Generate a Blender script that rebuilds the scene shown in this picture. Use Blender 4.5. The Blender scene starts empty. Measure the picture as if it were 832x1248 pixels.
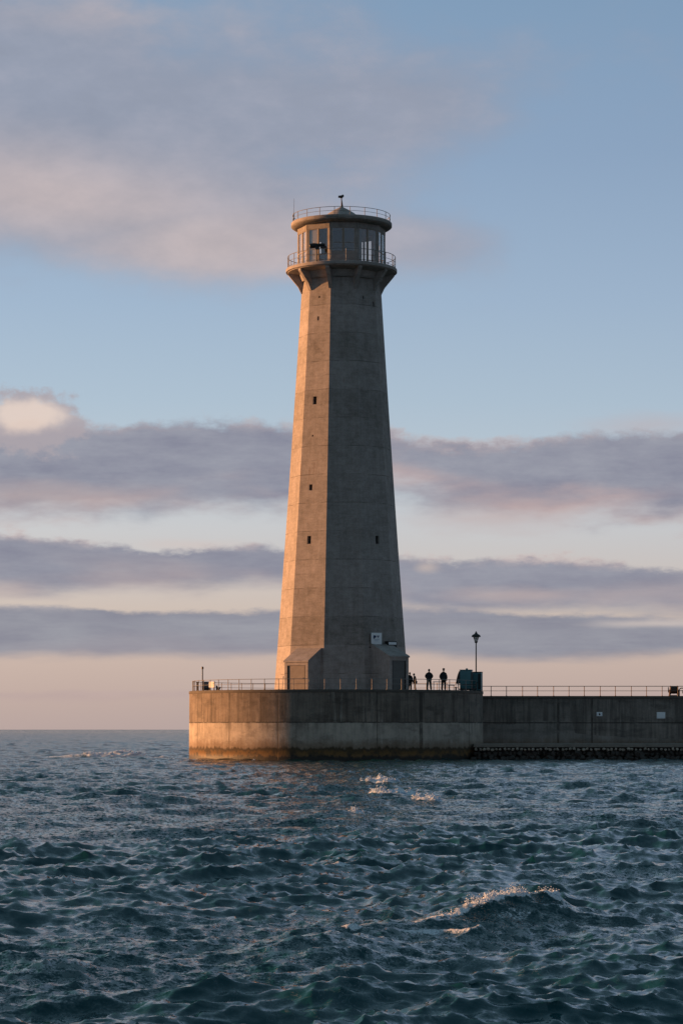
import bpy, bmesh, math, random
import numpy as np
from mathutils import Vector, Matrix, noise as mnoise

random.seed(7)
S = bpy.context.scene
COL = S.collection
PI = math.pi
R_ = math.radians
EXPO = 0.78
EXF = 2 ** EXPO


def lin(r, g, b):
    return tuple(((c / 255) / 12.92 if c / 255 <= .04045 else ((c / 255 + .055) / 1.055) ** 2.4) for c in (r, g, b))


# ------------------------------------------------------------------ node helper
class NT:
    def __init__(self, tree):
        self.t = tree
        self.n = tree.nodes
        self.l = tree.links
        self.n.clear()

    def put(self, sock, v):
        if v is None:
            return
        if hasattr(v, 'is_output'):
            self.l.new(v, sock)
        else:
            if sock.type == 'RGBA' and not isinstance(v, (int, float)) and len(v) == 3:
                v = (*v, 1)
            sock.default_value = v

    def new(self, typ, **kw):
        n = self.n.new(typ)
        for k, v in kw.items():
            setattr(n, k, v)
        return n

    def m(self, op, a, b=None, c=None, clamp=False):
        n = self.new('ShaderNodeMath', operation=op, use_clamp=clamp)
        for i, v in enumerate((a, b, c)):
            self.put(n.inputs[i], v)
        return n.outputs[0]

    def add(self, *a):
        r = a[0]
        for x in a[1:]:
            r = self.m('ADD', r, x)
        return r

    def mul(self, *a):
        r = a[0]
        for x in a[1:]:
            r = self.m('MULTIPLY', r, x)
        return r

    def sub(self, a, b):
        return self.m('SUBTRACT', a, b)

    def mr(self, v, a, b, c=0., d=1., smooth=True):
        n = self.new('ShaderNodeMapRange', interpolation_type='SMOOTHSTEP' if smooth else 'LINEAR')
        n.clamp = True
        for i, x in enumerate((v, a, b, c, d)):
            self.put(n.inputs[i], x)
        return n.outputs[0]

    def xyz(self, x, y, z):
        n = self.new('ShaderNodeCombineXYZ')
        for i, v in enumerate((x, y, z)):
            self.put(n.inputs[i], v)
        return n.outputs[0]

    def sep(self, v):
        n = self.new('ShaderNodeSeparateXYZ')
        self.l.new(v, n.inputs[0])
        return n.outputs

    def vmul(self, v, s):
        n = self.new('ShaderNodeVectorMath', operation='MULTIPLY')
        self.put(n.inputs[0], v)
        self.put(n.inputs[1], s)
        return n.outputs[0]

    def noise(self, v, scale=1., detail=3., rough=.55, dist=0., color=False):
        n = self.new('ShaderNodeTexNoise')
        self.put(n.inputs['Vector'], v)
        n.inputs['Scale'].default_value = scale
        n.inputs['Detail'].default_value = detail
        n.inputs['Roughness'].default_value = rough
        n.inputs['Distortion'].default_value = dist
        return n.outputs['Color' if color else 'Fac']

    def mix(self, f, a, b, typ='MIX'):
        n = self.new('ShaderNodeMix', data_type='RGBA', blend_type=typ)
        n.clamp_factor = True
        self.put(n.inputs[0], f)
        self.put(n.inputs[6], a)
        self.put(n.inputs[7], b)
        return n.outputs[2]

    def ramp(self, f, stops, interp='LINEAR'):
        n = self.new('ShaderNodeValToRGB')
        cr = n.color_ramp
        cr.interpolation = interp
        while len(cr.elements) < len(stops):
            cr.elements.new(.5)
        for e, (p, c) in zip(cr.elements, stops):
            e.position = p
            e.color = (*c, 1) if len(c) == 3 else c
        self.put(n.inputs[0], f)
        return n.outputs[0]

    def curve(self, x, pts, x0=-400., x1=1240., y0=0., y1=1000.):
        """piecewise curve over X (pts in real units)"""
        u = self.mr(x, x0, x1, 0, 1, smooth=False)
        n = self.new('ShaderNodeFloatCurve')
        c = n.mapping.curves[0]
        pts = sorted(pts)
        while len(c.points) < len(pts):
            c.points.new(.5, .5)
        for p, (px, py) in zip(c.points, pts):
            p.location = ((px - x0) / (x1 - x0), (py - y0) / (y1 - y0))
        n.mapping.update()
        self.l.new(u, n.inputs['Value'])
        return self.m('MULTIPLY_ADD', n.outputs[0], y1 - y0, y0)


def mat(name):
    m = bpy.data.materials.new(name)
    m.use_nodes = True
    return m, NT(m.node_tree)


def finish(N, color, rough=.8, bump=None, bstr=.3, bdist=.05, metal=0., **kw):
    p = N.new('ShaderNodeBsdfPrincipled')
    N.put(p.inputs['Base Color'], color)
    N.put(p.inputs['Roughness'], rough)
    p.inputs['Metallic'].default_value = metal
    for k, v in kw.items():
        N.put(p.inputs[k], v)
    if bump is not None:
        b = N.new('ShaderNodeBump')
        b.inputs['Strength'].default_value = bstr
        b.inputs['Distance'].default_value = bdist
        N.l.new(bump, b.inputs['Height'])
        N.l.new(b.outputs[0], p.inputs['Normal'])
    o = N.new('ShaderNodeOutputMaterial')
    N.l.new(p.outputs[0], o.inputs[0])


def objco(N):
    return N.new('ShaderNodeTexCoord').outputs['Object']


def simple(name, col, rough=.6, metal=0., var=.25, scale=3., rust=0.):
    m, N = mat(name)
    P = objco(N)
    f = N.noise(P, scale, 4)
    c = N.mix(f, tuple(x * (1 - var) for x in col), tuple(min(1, x * (1 + var)) for x in col))
    if rust:
        r = N.mr(N.noise(P, scale * 2.3, 5), .5, .68)
        c = N.mix(N.mul(r, rust), c, (.10, .045, .02))
    finish(N, c, rough, bump=f, bstr=.15, bdist=.01, metal=metal)
    return m


def gate(N, v, centre, half):
    """1 near centre, falling to 0 at centre +- half"""
    return N.mr(N.m('ABSOLUTE', N.sub(v, centre)), half * .45, half, 1., 0.)


def shaft_concrete():
    m, N = mat('shaft_concrete')
    P = objco(N)
    x, y, z = N.sep(P)
    base = (.312, .274, .253)
    blot = N.noise(P, .33, 5, .6)
    mid = N.noise(P, 1.6, 5, .65)
    fine = N.noise(P, 9., 4, .7)
    boards = N.noise(N.vmul(P, (1.3, 1.3, 7.)), 1., 3, .6)      # board marked formwork
    streak = N.noise(N.vmul(P, (3.2, 3.2, .16)), 1., 4, .6)
    t = N.add(N.mul(N.sub(blot, .5), .7), N.mul(N.sub(mid, .5), .95), N.mul(N.sub(fine, .5), .65),
              N.mul(N.sub(boards, .5), .5), N.mul(N.sub(streak, .5), .42))
    # pour lifts: every lift its own tone, thin ragged joint line
    lift = 2.35
    zz = N.m('DIVIDE', N.add(z, N.mul(N.sub(mid, .5), .05)), lift)
    wn = N.new('ShaderNodeTexWhiteNoise', noise_dimensions='1D')
    N.l.new(N.m('FLOOR', zz), wn.inputs['W'])
    t = N.add(t, N.mul(N.sub(wn.outputs[0], .5), .26), 1.)
    fr = N.m('FRACT', zz)
    line = N.mul(N.m('LESS_THAN', fr, .026), N.mr(N.noise(P, .8, 3), .42, .6))
    fr2 = N.m('FRACT', N.m('MULTIPLY', zz, 2.))
    line2 = N.mul(N.m('LESS_THAN', fr2, .03), N.mr(N.noise(P, .55, 2), .55, .7), .6)
    lines = N.m('MAXIMUM', line, line2)
    c = N.mix(1., base, N.xyz(t, t, N.m('POWER', t, 1.08)), 'MULTIPLY')
    c = N.mix(N.mul(lines, .55), c, (.09, .075, .06))
    # dark run-off stains with sharp shapes
    st = N.mr(N.noise(N.vmul(P, (2.1, 2.1, .12)), 1., 5, .6), .62, .74)
    c = N.mix(N.mul(st, .5), c, (.13, .112, .097))
    pale = N.mr(N.noise(N.vmul(P, (1.7, 1.7, .09)), 1., 5, .65), .60, .72)
    c = N.mix(N.mul(pale, .22), c, (.52, .48, .44))
    rs_ = N.mul(N.mr(N.noise(N.vmul(P, (4.5, 4.5, .10)), 1., 3), .66, .74), N.mr(N.noise(P, .4, 2), .45, .6))
    c = N.mix(N.mul(rs_, .5), c, (.17, .085, .04))
    pores = N.mr(N.noise(P, 14., 2), .66, .72)
    c = N.mix(N.mul(pores, .4), c, (.10, .085, .07))
    h = N.add(N.mul(mid, .6), N.mul(fine, .5), N.mul(boards, .5), N.mul(lines, -1.2))
    finish(N, c, .88, bump=h, bstr=.55, bdist=.035)
    return m


def drum_concrete(name, joints=None, xjoints=None, light=None, cols=((.104, .083, .067), (.45, .385, .32))):
    m, N = mat(name)
    P = objco(N)
    x, y, z = N.sep(P)
    blot = N.noise(P, .3, 5, .62)
    mid = N.noise(P, 1.3, 5, .65)
    fine = N.noise(P, 7., 4, .7)
    drip = N.noise(N.vmul(P, (2.4, 2.4, .13)), 1., 5, .62)
    drip2 = N.noise(N.vmul(P, (6., 6., .22)), 1., 4, .6)
    t = N.add(1., N.mul(N.sub(blot, .5), .95), N.mul(N.sub(mid, .5), .9), N.mul(N.sub(fine, .5), .6))
    up = N.mix(N.mr(drip, .3, .68), cols[0], tuple(v * 2.5 for v in cols[0]))
    up = N.mix(N.mul(N.mr(drip2, .54, .70), N.mr(blot, .4, .6), .7), up, (.34, .305, .265))      # pale lime runs
    up = N.mix(N.mul(N.mr(drip, .52, .66), N.mr(z, 3.2, 5.3), .75), up, (.05, .042, .035))  # dark runs under the coping
    low = N.mix(N.mul(N.mr(drip2, .48, .7), .5), cols[1], tuple(v * .66 for v in cols[1]))
    edge = N.add(z, N.mul(N.sub(mid, .5), .16), N.mul(N.sub(drip2, .5), .12))
    isup = N.mr(edge, 3.04, 3.10)
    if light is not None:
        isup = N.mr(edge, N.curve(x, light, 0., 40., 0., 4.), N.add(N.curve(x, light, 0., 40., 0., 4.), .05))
    isup = N.mul(isup, N.mr(N.add(N.mul(blot, .6), N.mul(N.noise(N.vmul(P, (.22, .22, .6)), 1., 3), .4)), .36, .52, .74, 1.))
    run = N.mul(N.mr(N.noise(N.vmul(P, (1.9, 1.9, .10)), 1., 5, .62), .50, .64), N.mr(z, 1.5, 3.3), .6)
    low = N.mix(run, low, tuple(v * .30 for v in cols[1]))
    patch = N.mul(N.mr(N.noise(N.vmul(P, (.35, .35, 1.1)), 1., 5, .65), .52, .62), .5)
    low = N.mix(patch, low, tuple(v * .5 for v in cols[1]))
    up = N.mix(N.mul(patch, N.mr(fine, .3, .6)), up, tuple(v * .35 for v in cols[0]))
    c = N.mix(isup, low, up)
    c = N.mix(1., c, N.xyz(t, t, t), 'MULTIPLY')
    # construction joints
    jl = gate(N, z, 3.06, .07)
    if joints:
        th = N.m('ARCTAN2', x, N.mul(y, -1.))
        for a, w in joints:
            jl = N.m('MAXIMUM', jl, gate(N, th, R_(a), w / 12.27))
    if xjoints:
        for a, w in xjoints:
            jl = N.m('MAXIMUM', jl, gate(N, x, a, w))
    jl = N.mul(jl, N.mr(N.noise(P, .9, 4, .6), .32, .55, .35, 1.))
    c = N.mix(N.mul(jl, .8), c, (.045, .038, .032))
    # weed and wet zone near the water: real growth, so it keeps its own colour
    wz = N.add(z, N.mul(N.sub(mid, .5), .55), N.mul(N.sub(drip, .5), .7))
    c = N.mix(N.mul(N.mr(wz, 1.9, 1.1), .65), c, (.15, .085, .04))
    c = N.mix(N.mr(wz, 1.15, .92), c, (.062, .042, .022))
    c = N.mix(N.mul(N.mr(wz, .95, .65), N.mr(mid, .36, .56), .9), c, (.19, .10, .03))
    c = N.mix(N.mr(wz, .50, .26), c, (.018, .013, .008))
    rough = N.mr(z, .25, .7, .6, .9)
    finish(N, c, rough, bump=N.add(N.mul(mid, .7), N.mul(fine, .5), N.mul(jl, -.25)), bstr=.6, bdist=.05)
    return m


M = {}
M['shaft'] = shaft_concrete()
M['drum'] = drum_concrete('drum_concrete', joints=[(-67.5, .07), (-44.2, .07), (-22, .05), (15.5, .05), (33.6, .24), (62, .07), (100, .07), (140, .07), (180, .07), (-100, .07), (-140, .07)])
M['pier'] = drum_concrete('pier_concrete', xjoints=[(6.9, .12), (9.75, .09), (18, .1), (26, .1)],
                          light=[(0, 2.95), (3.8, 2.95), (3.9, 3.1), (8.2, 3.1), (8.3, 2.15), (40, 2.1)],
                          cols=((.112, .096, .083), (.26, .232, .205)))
M['ledge'] = simple('ledge_concrete', (.25, .215, .18), .85, var=.45, scale=2.)
M['coping'] = simple('coping_concrete', (.115, .098, .083), .9, var=.5, scale=1.7)
M['deck'] = simple('deck_concrete', (.30, .27, .23), .9, var=.25, scale=1.)
M['rail'] = simple('galvanised_rail', (.26, .245, .23), .5, .3, .3, 2., rust=.35)
M['pier_rail'] = simple('pier_rail_paint', (.20, .15, .12), .55, .1, .3, 2., rust=.5)
M['dark'] = simple('dark_metal', (.028, .026, .025), .5, .3, .4, 4.)
M['black'] = simple('black_metal', (.016, .015, .016), .45, .2, .3, 5.)
M['rust'] = simple('rusty_metal', (.06, .038, .028), .75, .2, .5, 6., rust=.8)
M['grey'] = simple('grey_painted_metal', (.16, .155, .15), .6, 0., .2, 3.)
M['white'] = simple('white_paint', (.86, .88, .90), .5, 0., .06, 3.)
M['white2'] = simple('white_plastic', (.72, .70, .66), .55, 0., .08, 3.)
M['teal'] = simple('teal_paint', (.055, .175, .195), .5, 0., .25, 2.)
M['teal_dark'] = simple('dark_teal_panel', (.008, .022, .026), .6, 0., .25, 2.)
M['blue'] = simple('sign_blue', (.02, .045, .12), .5, 0., .1, 3.)
M['paleblue'] = simple('sign_pale_blue', (.38, .46, .58), .5, 0., .1, 3.)
M['door'] = simple('door_board', (.255, .215, .185), .8, 0., .3, 3.)
M['door_grey'] = simple('door_grey', (.13, .125, .12), .7, 0., .25, 3.)
M['frame'] = simple('window_frame', (.30, .24, .19), .6, 0., .2, 3.)
M['blind'] = simple('blind_cloth', (.62, .56, .50), .9, 0., .06, 2.)
M['interior'] = simple('interior_paint', (.15, .145, .14), .9, 0., .2, 1.)
M['hole'] = simple('dark_slit', (.012, .010, .009), .7, 0., .2, 3.)
M['skin'] = simple('skin', (.42, .26, .19), .6, 0., .08, 8.)
M['hair'] = simple('hair_dark', (.018, .014, .012), .7, 0., .3, 20.)
M['cloth_black'] = simple('cloth_black', (.016, .016, .019), .9, 0., .3, 9.)
M['cloth_navy'] = simple('cloth_navy', (.018, .022, .034), .9, 0., .3, 9.)
M['cloth_olive'] = simple('cloth_olive', (.045, .046, .034), .9, 0., .3, 9.)
M['cloth_brown'] = simple('cloth_brown', (.045, .032, .025), .9, 0., .3, 9.)
M['shoe_pale'] = simple('shoe_pale', (.6, .57, .52), .7, 0., .1, 9.)


def rock_mat(name, a, b):
    m, N = mat(name)
    P = N.new('ShaderNodeNewGeometry').outputs['Position']
    f = N.noise(P, 3.5, 5, .65)
    c = N.mix(f, a, b)
    finish(N, c, .6, bump=f, bstr=.6, bdist=.08)
    return m


M['rock'] = rock_mat('wet_rock', (.010, .008, .007), (.07, .05, .038))
M['block'] = rock_mat('pale_stone', (.22, .18, .14), (.60, .50, .40))

m_, N = mat('window_glass')
g1 = N.new('ShaderNodeBsdfTransparent')
g1.inputs[0].default_value = (.95, .96, .96, 1)
g2 = N.new('ShaderNodeBsdfGlossy')
g2.inputs['Roughness'].default_value = .02
fr_ = N.new('ShaderNodeFresnel')
gb_ = N.new('ShaderNodeNewGeometry')
N.l.new(N.m('MULTIPLY_ADD', gb_.outputs['Backfacing'], -.8333, 1.5), fr_.inputs[0])   # a pane reflects alike from both sides
mx = N.new('ShaderNodeMixShader')
N.l.new(N.m('MULTIPLY_ADD', fr_.outputs[0], 1.0, .05, clamp=True), mx.inputs[0])
N.l.new(g1.outputs[0], mx.inputs[1])
N.l.new(g2.outputs[0], mx.inputs[2])
o_ = N.new('ShaderNodeOutputMaterial')
N.l.new(mx.outputs[0], o_.inputs[0])
M['glass'] = m_

m_, N = mat('lantern_glass')
p_ = N.new('ShaderNodeBsdfPrincipled')
p_.inputs['Base Color'].default_value = (.85, .85, .83, 1)
p_.inputs['Roughness'].default_value = .35
p_.inputs['Transmission Weight'].default_value = .55
p_.inputs['IOR'].default_value = 1.1
o_ = N.new('ShaderNodeOutputMaterial')
N.l.new(p_.outputs[0], o_.inputs[0])
M['lantern_glass'] = m_


# ------------------------------------------------------------------ mesh helpers
class MB:
    def __init__(self):
        self.bm = bmesh.new()

    def box(self, a, b, T=None, bev=0.):
        x0, y0, z0 = a
        x1, y1, z1 = b
        bm = self.bm
        vs = [bm.verts.new((x, y, z)) for z in (z0, z1) for x, y in ((x0, y0), (x1, y0), (x1, y1), (x0, y1))]
        fs = [bm.faces.new([vs[i] for i in q]) for q in ((0, 3, 2, 1), (4, 5, 6, 7), (0, 1, 5, 4), (1, 2, 6, 5), (2, 3, 7, 6), (3, 0, 4, 7))]
        if bev:
            es = list({e for f in fs for e in f.edges})
            r = bmesh.ops.bevel(bm, geom=es, offset=bev, segments=2, affect='EDGES', profile=.6)
            vs = list({v for v in vs if v.is_valid} | set(r['verts']))
        if T:
            for v in vs:
                v.co = T(v.co.x, v.co.y, v.co.z) if callable(T) else T @ v.co
        return self

    def tube(self, a, b, r, r2=None, n=8, caps=True):
        a, b = Vector(a), Vector(b)
        r2 = r if r2 is None else r2
        d = (b - a).normalized()
        u = d.orthogonal().normalized()
        w = d.cross(u)
        bm = self.bm
        A, B = [], []
        for i in range(n):
            t = 2 * PI * i / n
            o = u * math.cos(t) + w * math.sin(t)
            A.append(bm.verts.new(a + o * r))
            B.append(bm.verts.new(b + o * r2))
        for i in range(n):
            j = (i + 1) % n
            bm.faces.new((A[i], A[j], B[j], B[i]))
        if caps:
            bm.faces.new(A[::-1])
            bm.faces.new(B)
        return self

    def path(self, pts, r, n=6):
        for p, q in zip(pts[:-1], pts[1:]):
            self.tube(p, q, r, n=n)
        return self

    def ring(self, R, z, r, n=72, a0=0., a1=2 * PI, m=6):
        """a bent rail"""
        bm = self.bm
        closed = abs(a1 - a0 - 2 * PI) < 1e-6
        k = n if closed else n + 1
        rows = []
        for i in range(k):
            t = a0 + (a1 - a0) * i / n
            rows.append([bm.verts.new(((R + r * math.cos(s)) * math.sin(t), -(R + r * math.cos(s)) * math.cos(t), z + r * math.sin(s)))
                         for s in (2 * PI * j / m for j in range(m))])
        for i in range(n):
            A, B = rows[i], rows[(i + 1) % k]
            for j in range(m):
                bm.faces.new((A[j], A[(j + 1) % m], B[(j + 1) % m], B[j]))
        return self

    def lathe(self, prof, n=128, c=(0, 0), cap0=False, cap1=False):
        bm = self.bm
        rows = []
        for r, z in prof:
            if r < 1e-6:
                rows.append([bm.verts.new((c[0], c[1], z))])
            else:
                rows.append([bm.verts.new((c[0] + r * math.sin(2 * PI * i / n), c[1] - r * math.cos(2 * PI * i / n), z)) for i in range(n)])
        for A, B in zip(rows[:-1], rows[1:]):
            for i in range(n):
                j = (i + 1) % n
                if len(A) == 1 and len(B) == 1:
                    continue
                if len(A) == 1:
                    bm.faces.new((A[0], B[j], B[i]))
                elif len(B) == 1:
                    bm.faces.new((A[i], A[j], B[0]))
                else:
                    bm.faces.new((A[i], A[j], B[j], B[i]))
        if cap0 and len(rows[0]) > 1:
            bm.faces.new(rows[0][::-1])
        if cap1 and len(rows[-1]) > 1:
            bm.faces.new(rows[-1])
        return self

    def poly(self, pts):
        self.bm.faces.new([self.bm.verts.new(p) for p in pts])
        return self

    def prism(self, pts, off):
        """extrude a planar polygon by vector off"""
        bm = self.bm
        off = Vector(off)
        A = [bm.verts.new(p) for p in pts]
        B = [bm.verts.new(Vector(p) + off) for p in pts]
        bm.faces.new(A)
        bm.faces.new(B[::-1])
        n = len(A)
        for i in range(n):
            j = (i + 1) % n
            bm.faces.new((A[j], A[i], B[i], B[j]))
        return self

    def blob(self, c, s, jit=0., sub=2, seed=0):
        r = bmesh.ops.create_icosphere(self.bm, subdivisions=sub, radius=1.)
        for v in r['verts']:
            k = 1.
            if jit:
                k += jit * mnoise.noise(v.co * 1.3 + Vector((seed * 3.1, seed * 1.7, seed)))
            v.co = Vector((v.co.x * s[0] * k + c[0], v.co.y * s[1] * k + c[1], v.co.z * s[2] * k + c[2]))
        return self

    def build(self, name, m, parent=None, smooth=30., fix=True):
        if fix:
            bmesh.ops.recalc_face_normals(self.bm, faces=self.bm.faces)
        me = bpy.data.meshes.new(name)
        self.bm.to_mesh(me)
        self.bm.free()
        me.polygons.foreach_set('use_smooth', [True] * len(me.polygons))
        me.set_sharp_from_angle(angle=R_(smooth))
        return link(name, me, m, parent)


def link(name, me, m, parent=None):
    o = bpy.data.objects.new(name, me)
    COL.objects.link(o)
    for mm in (m if isinstance(m, (list, tuple)) else [m]):
        me.materials.append(mm)
    if parent is not None:
        o.parent = parent
    return o


def tag(o, label=None, cat=None, group=None, kind=None):
    for k, v in (('label', label), ('category', cat), ('group', group), ('kind', kind)):
        if v:
            o[k] = v
    return o


def thing(name, label, cat, loc=(0, 0, 0), rz=0., group=None):
    o = bpy.data.objects.new(name, None)
    o.empty_display_size = .3
    COL.objects.link(o)
    o.location = loc
    o.rotation_euler = (0, 0, rz)
    return tag(o, label, cat, group)


def dup(o, parent=None, loc=None, rot=None):
    c = o.copy()
    COL.objects.link(c)
    if parent is not None:
        c.parent = parent
    if loc is not None:
        c.location = loc
    if rot is not None:
        c.rotation_euler = rot
    return c


# ------------------------------------------------------------------ constants of the place
DECK = 5.68                      # top of the round pier head
TX, TY = 0., 220.                # tower axis
DX, DR = -.45, 12.27             # pier head axis and radius
WALL_Y, WALL_T = 221., 5.32      # harbour wall face and top

# ------------------------------------------------------------------ round pier head
pier = thing('round_pier_head', 'round stained concrete pier head in the sea carrying the tower', 'pier', (DX, TY, 0))
b = MB()
b.lathe([(DR + .05, -4), (DR + .02, 0), (DR, 3.04), (DR, 3.08), (DR - .015, 5.45)], 192)
b.build('wall', M['drum'], pier)
b = MB()
b.lathe([(DR - .2, 5.45), (DR + .02, 5.452), (DR + .03, 5.48), (DR + .03, 5.65), (DR, DECK), (DR - .6, DECK + .003), (DR - .6, 5.5)], 192)
b.build('coping', M['coping'], pier)
b = MB()
b.lathe([(0, DECK - .05), (DR - .58, DECK - .05)], 96)
b.build('deck', M['deck'], pier)

# its railing, open towards the harbour wall
rail = thing('pier_head_railing', 'grey pipe railing around the rim of the round pier head', 'railing', (DX, TY, DECK))
A0, A1 = R_(97), R_(97) + R_(337)
MB().ring(DR - .28,   .84, .023, 200, A0, A1).build('top_rail', M['rail'], rail)
MB().ring(DR - .28, .44, .017, 200, A0, A1).build('mid_rail', M['rail'], rail)
post = MB().tube((0, 0, 0), (0, 0, .87), .028, n=8).tube((0, 0, 0), (0, 0, .03), .075, n=8).build('post', M['rail'], rail)
NP = 56
for i in range(NP + 1):
    t = A0 + (A1 - A0) * i / NP
    p = ((DR - .28) * math.sin(t), -(DR - .28) * math.cos(t), 0)
    if i == 0:
        post.location = p
    else:
        dup(post, loc=p)

# ------------------------------------------------------------------ harbour wall, right
hw = thing('harbour_wall', 'long dark concrete harbour wall running right from the pier head', 'wall', (11.3, WALL_Y, 0))
b = MB().box((0, 0, -4), (62, 8, 5.1))
b.build('wall', M['pier'], hw)
MB().box((0, -.08, 5.1), (62, 8.08, WALL_T), bev=.03).build('coping', M['coping'], hw)
rp = thing('harbour_wall_railing', 'thin brownish railing along the top of the harbour wall', 'railing', (11.6, WALL_Y + .25, WALL_T))
MB().tube((0.2, 0, .82), (61, 0, .82), .026).build('top_rail', M['pier_rail'], rp)
MB().tube((0.2, 0, .43), (61, 0, .43), .018).build('mid_rail', M['pier_rail'], rp)
post = MB().tube((0, 0, 0), (0, 0, .84), .03, n=8).tube((0, 0, 0), (0, 0, .03), .07, n=8).build('post', M['pier_rail'], rp)
for i in range(40):
    p = (1.0 + 1.31 * i + random.uniform(-.04, .04), 0, 0)
    if i == 0:
        post.location = p
    else:
        dup(post, loc=p)

# ledge at the foot of the wall
LED_Y = 214.2
led = thing('concrete_ledge', 'low concrete ledge at the foot of the harbour wall', 'ledge', (10.75, LED_Y, 0))
MB().box((0, 0, 1.04), (62, 6.78, 1.34), bev=.035).build('slab', M['ledge'], led)
MB().box((.3, 1.0, -4), (61.8, 6.7, 1.04)).build('footing', M['rock'], led)

# pale stones right under the ledge, dark rocks beneath
def rock_mesh(seed, s, jit=.5, sub=2):
    bm = bmesh.new()
    bmesh.ops.create_icosphere(bm, subdivisions=sub, radius=1.)
    rs = random.Random(seed)
    planes = [(Vector((rs.uniform(-1, 1), rs.uniform(-1, 1), rs.uniform(-1, 1))).normalized(), rs.uniform(.45, .8)) for _ in range(9)]
    for v in bm.verts:
        for n, d in planes:
            k = v.co.dot(n) - d
            if k > 0:
                v.co -= n * k
        v.co *= 1 + .12 * mnoise.noise(v.co * 3 + Vector((seed, 0, 0)))
        v.co = Vector((v.co.x * s[0], v.co.y * s[1], v.co.z * s[2]))
    me = bpy.data.meshes.new('rock')
    bm.to_mesh(me)
    bm.free()
    return me


stone_meshes = [rock_mesh(50 + k, (.185, .2, .17), sub=1) for k in range(7)]
for me in stone_meshes:
    me.materials.append(M['block'])
rock_meshes = [rock_mesh(90 + k, (.36, .36, .30)) for k in range(9)]
for me in rock_meshes:
    me.materials.append(M['rock'])
for i in range(52):
    o = bpy.data.objects.new('pale_stone', stone_meshes[i % 7])
    COL.objects.link(o)
    o.location = (10.95 + .335 * i + random.uniform(-.05, .05), LED_Y + random.uniform(-.06, .04), .885 + random.uniform(-.04, .02))
    o.rotation_euler = (random.uniform(-.3, .3), random.uniform(-.3, .3), random.uniform(0, 6))
    k = random.uniform(.75, 1.1)
    o.scale = (k, k, k)
    tag(o, 'small pale stone in the row directly under the concrete ledge', 'stone', 'pale stones under the ledge')
for row, (yy, zz, n, dx) in enumerate(((LED_Y + .12, .48, 44, .40), (LED_Y - .35, .12, 42, .42), (LED_Y - .8, -.22, 40, .44))):
    for i in range(n):
        o = bpy.data.objects.new('dark_rock', rock_meshes[random.randrange(9)])
        COL.objects.link(o)
        o.location = (10.9 + dx * i + random.uniform(-.1, .1), yy + random.uniform(-.15, .15), zz + random.uniform(-.06, .06))
        o.rotation_euler = (random.uniform(0, 6), random.uniform(0, 6), random.uniform(0, 6))
        k = random.uniform(.7, 1.15)
        o.scale = (k, k, k)
        tag(o, 'dark wet rock heaped below the concrete ledge at the waterline', 'rock', 'wet rocks below the ledge')

# two signs on the wall
sg = thing('notice_sign', 'small white notice with a dark pictogram on the harbour wall', 'sign', (21.68, WALL_Y - .002, 3.79))
MB().box((-.24, -.03, -.17), (.24, 0, .17), bev=.008).build('board', M['white'], sg)
b = MB()
b.blob((.0, -.034, .06), (.045, .006, .045), sub=2)
b.box((-.06, -.038, -.10), (.05, -.031, .02))
b.box((.05, -.038, -.06), (.10, -.031, -.02))
b.build('pictogram', M['dark'], sg)
sg = thing('blank_sign', 'larger plain white board on the harbour wall near the winch', 'sign', (26.85, WALL_Y - .002, 3.69))
MB().box((-.36, -.03, -.27), (.36, 0, .27), bev=.01).build('board', M['white'], sg)
b = MB()
for x in (-.3, .3):
    for z in (-.21, .21):
        b.tube((x, -.036, z), (x, -.028, z), .02, n=8)
b.build('bolts', M['grey'], sg)

# winch on the wall at the far right
wn_ = thing('rusty_winch', 'dark rusty winch with a hoop frame on top of the harbour wall', 'winch', (28.05, WALL_Y + .9, WALL_T))
b = MB().box((-.42, -.3, .0), (.42, .3, .08))
b.box((-.40, -.26, .08), (-.32, .26, .55)).box((.32, -.26, .08), (.40, .26, .55))
b.build('frame', M['rust'], wn_)
b = MB()
Rot = Matrix.Translation((0, 0, .5)) @ Matrix.Rotation(PI / 2, 4, 'Y')
prof = [(.0, -.31), (.38, -.31), (.38, -.26), (.30, -.25), (.31, 0), (.30, .25), (.38, .26), (.38, .31), (0, .31)]
b.lathe(prof, 32)
for v in b.bm.verts:
    v.co = Rot @ v.co
b.build('drum', M['rust'], wn_)
MB().path([(.46, 0, .0), (.46, 0, .55), (.56, 0, .66), (.74, 0, .68), (.86, 0, .60), (.88, 0, 0)], .04, 8).build('hoop', M['dark'], wn_)
MB().tube((.4, -.1, .45), (.72, -.1, .45), .03).tube((.72, -.1, .22), (.72, -.1, .5), .028).build('crank', M['dark'], wn_)
MB().box((-.5, -.02, .3), (-.43, .02, .75)).build('brake_lever', M['dark'], wn_)

# ------------------------------------------------------------------ lighthouse
LH = thing('lighthouse', 'tall tapering ten-sided concrete lighthouse with a glazed watch room', 'lighthouse', (TX, TY, 0))
PH0 = 2.5


def phi(k):
    return R_(PH0 + 36 * k)


def F(a, u, d, z):
    """point on a facet frame: u sideways, d outwards from the axis, z up"""
    return Vector((u * math.cos(a) + d * math.sin(a), u * math.sin(a) - d * math.cos(a), z))


def RT(z):
    return 5.57 + (3.27 - 5.57) * (z - 5.68) / (39.2 - 5.68) + .05 * ((z - 22.) / 16.) ** 2


C18, S18 = math.cos(R_(18)), math.sin(R_(18))
ZB, ZT = DECK - .05, 40.52

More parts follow.
